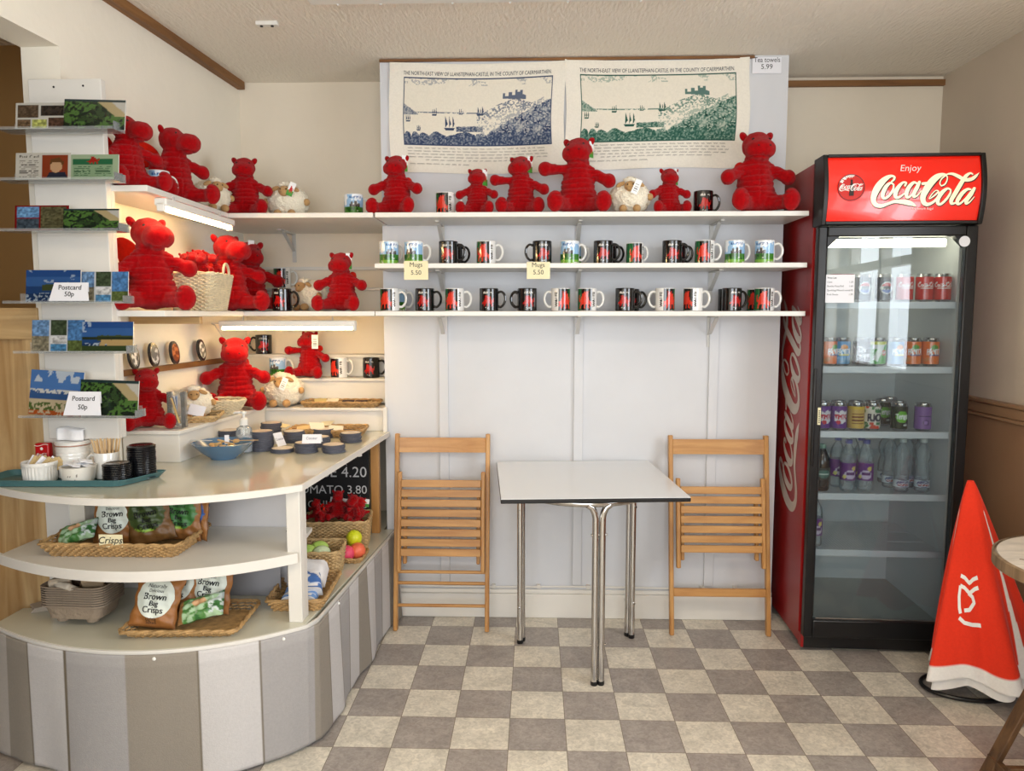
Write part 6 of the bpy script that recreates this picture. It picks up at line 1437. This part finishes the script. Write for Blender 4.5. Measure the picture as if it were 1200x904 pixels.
# ================================================================== BASKETS ON THE SIDE DECK
s4 = Vector((-.850, 3.15, zl)); basket('wicker_basket', 'brown wicker basket heaped with red dragon keyrings before the chalkboard', .250, .17, .125, .012, WICK, loc=s4, rz=.12)
for i, (x, y, h_, rz, tl, l) in enumerate(((-.085, -.01, .08, -.5, .2, 'at the far left'), (-.04, .02, .075, .9, .5, 'behind the left one'), (.0, .0, .11, .2, .1, 'upright in the middle'), (.055, -.01, .10, .9, .8, 'toppled on the right'), (.095, .0, .11, -.9, .6, 'at the far right'), (.04, .04, .09, .3, .4, 'behind on the right'), (-.045, -.03, .07, -1.2, .9, 'lying at the front'))):
    mini(s4+Vector((x, y, .122)), h_*1.12, rz, 'small red dragon keyring %s of the chalkboard basket' % l, (tl*.6, tl*.4), 'small red dragons in the chalkboard basket')
for i, (x, l) in enumerate(((.015, 'left'), (.10, 'right'))):
    o = part('c', taggeo(.085, .035), PRINT, None); o.name = 'backing_card'; o.rotation_euler = (0, .15, .1); o.location = s4+Vector((x-.01, .035, .20)); tag(o, 'green and white flag card sticking up at the %s of the dragon basket' % l, 'card')
s2_ = Vector((-.838, 2.80, zl)); basket('wicker_basket', 'square wicker basket with wrapped lime green soaps on the side deck', .17, .15, .105, .012, WICK, loc=s2_, rz=.1)
LIME = mat('lime_wrap', (186, 222, 110), .35, bump=.4, bscale=50, var=.1)
for i, (x, y, l) in enumerate(((-.03, -.02, 'left'), (.025, -.03, 'right'), (.0, .03, 'rear'))):
    o = solo('wrapped_ball', G().ell((0, 0, 0), (.036, .030, .030)), LIME if i != 1 else mat('pale_lime_wrap', (206, 222, 180), .3, bump=.6, bscale=60), 'lime green wrapped ball, %s one in the square wicker basket' % l, 'wrapped ball', s2_+Vector((x, y, .088)), .4)
for i, (c, x, y, z, l) in enumerate((((214, 222, 40), -.005, .03, .075, 'bright yellow wrapped ball standing behind the pink ones'), ((232, 78, 110), -.02, -.04, .032, 'pink wrapped ball in the small side tray'), ((236, 110, 76), .018, -.01, .034, 'orange wrapped ball in the small side tray'), ((214, 222, 40), .0, .03, .030, 'yellow wrapped ball at the bottom of the small side tray'))):
    solo('wrapped_ball', G().ell((0, 0, 0), (.033,)*3), mat('wrap%d%s' % (i, l[:4]), c, .35, bump=.4, bscale=50), l, 'wrapped ball', Vector((-.742, 2.985, zl))+Vector((x, y, z)), i)
basket('wicker_tray', 'small low wicker tray of pink and yellow balls beside the square basket', .085, .13, .018, .008, WICKD, loc=(-.744, 2.98, zl), r=.003, cat='tray')
s1_ = Vector((-.812, 2.558, zl)); basket('wicker_basket', 'low wicker basket with folded blue and white towels near the corner post', .16, .26, .040, .018, WICKD, loc=s1_, rz=.06)
def folded(name, lab, w_, d, h, c2, loc, rz, rx):
    W, Hh = 40, 40; im = img(W, Hh, (232, 230, 232)); n = vn(Hh, W, 12, 5)
    if c2: im[n > .5] = np.array(c2)/255; rect(im, 0, .1, 1, .2, c2); rect(im, 0, .3, 1, .36, (200, 210, 230))
    g = G()
    g.grid(24, 24, lambda u, v: ((u-.5)*w_, (v-.5)*d, h*(1-abs(2*u-1)**6)**.5*(.9+.1*math.sin(v*8+u*4))), im, uv=lambda u, v: (u, v)); g.grid(24, 2, lambda u, v: ((u-.5)*w_, -.5*d, v*h*(1-abs(2*u-1)**6)**.5*(.9+.1*math.sin(u*4))), None, c=(.9, .9, .91)); g.grid(24, 2, lambda u, v: ((u-.5)*w_, .5*d, v*h*(1-abs(2*u-1)**6)**.5*(.9+.1*math.sin(8+u*4))), None, c=(.9, .9, .91)); g.box(-w_/2, w_/2, -d/2, d/2, -.001, .001, c=(.9, .9, .9))
    o = solo(name, g, CLOTHP, lab, 'towel', loc, rz); o.rotation_euler = (rx, 0, rz); return o
folded('folded_towel', 'white folded towel at the back of the low towel basket', .12, .10, .055, None, s1_+Vector((.0, .06, .045)), .1, .35)
folded('folded_towel', 'blue and white patterned folded towel in the low basket', .11, .09, .04, (70, 110, 176), s1_+Vector((.012, -.03, .045)), .35, .45)
folded('folded_towel', 'blue edged white towel lowest at the front of the low basket', .12, .09, .03, (110, 150, 206), s1_+Vector((.005, -.07, .022)), .1, .1)
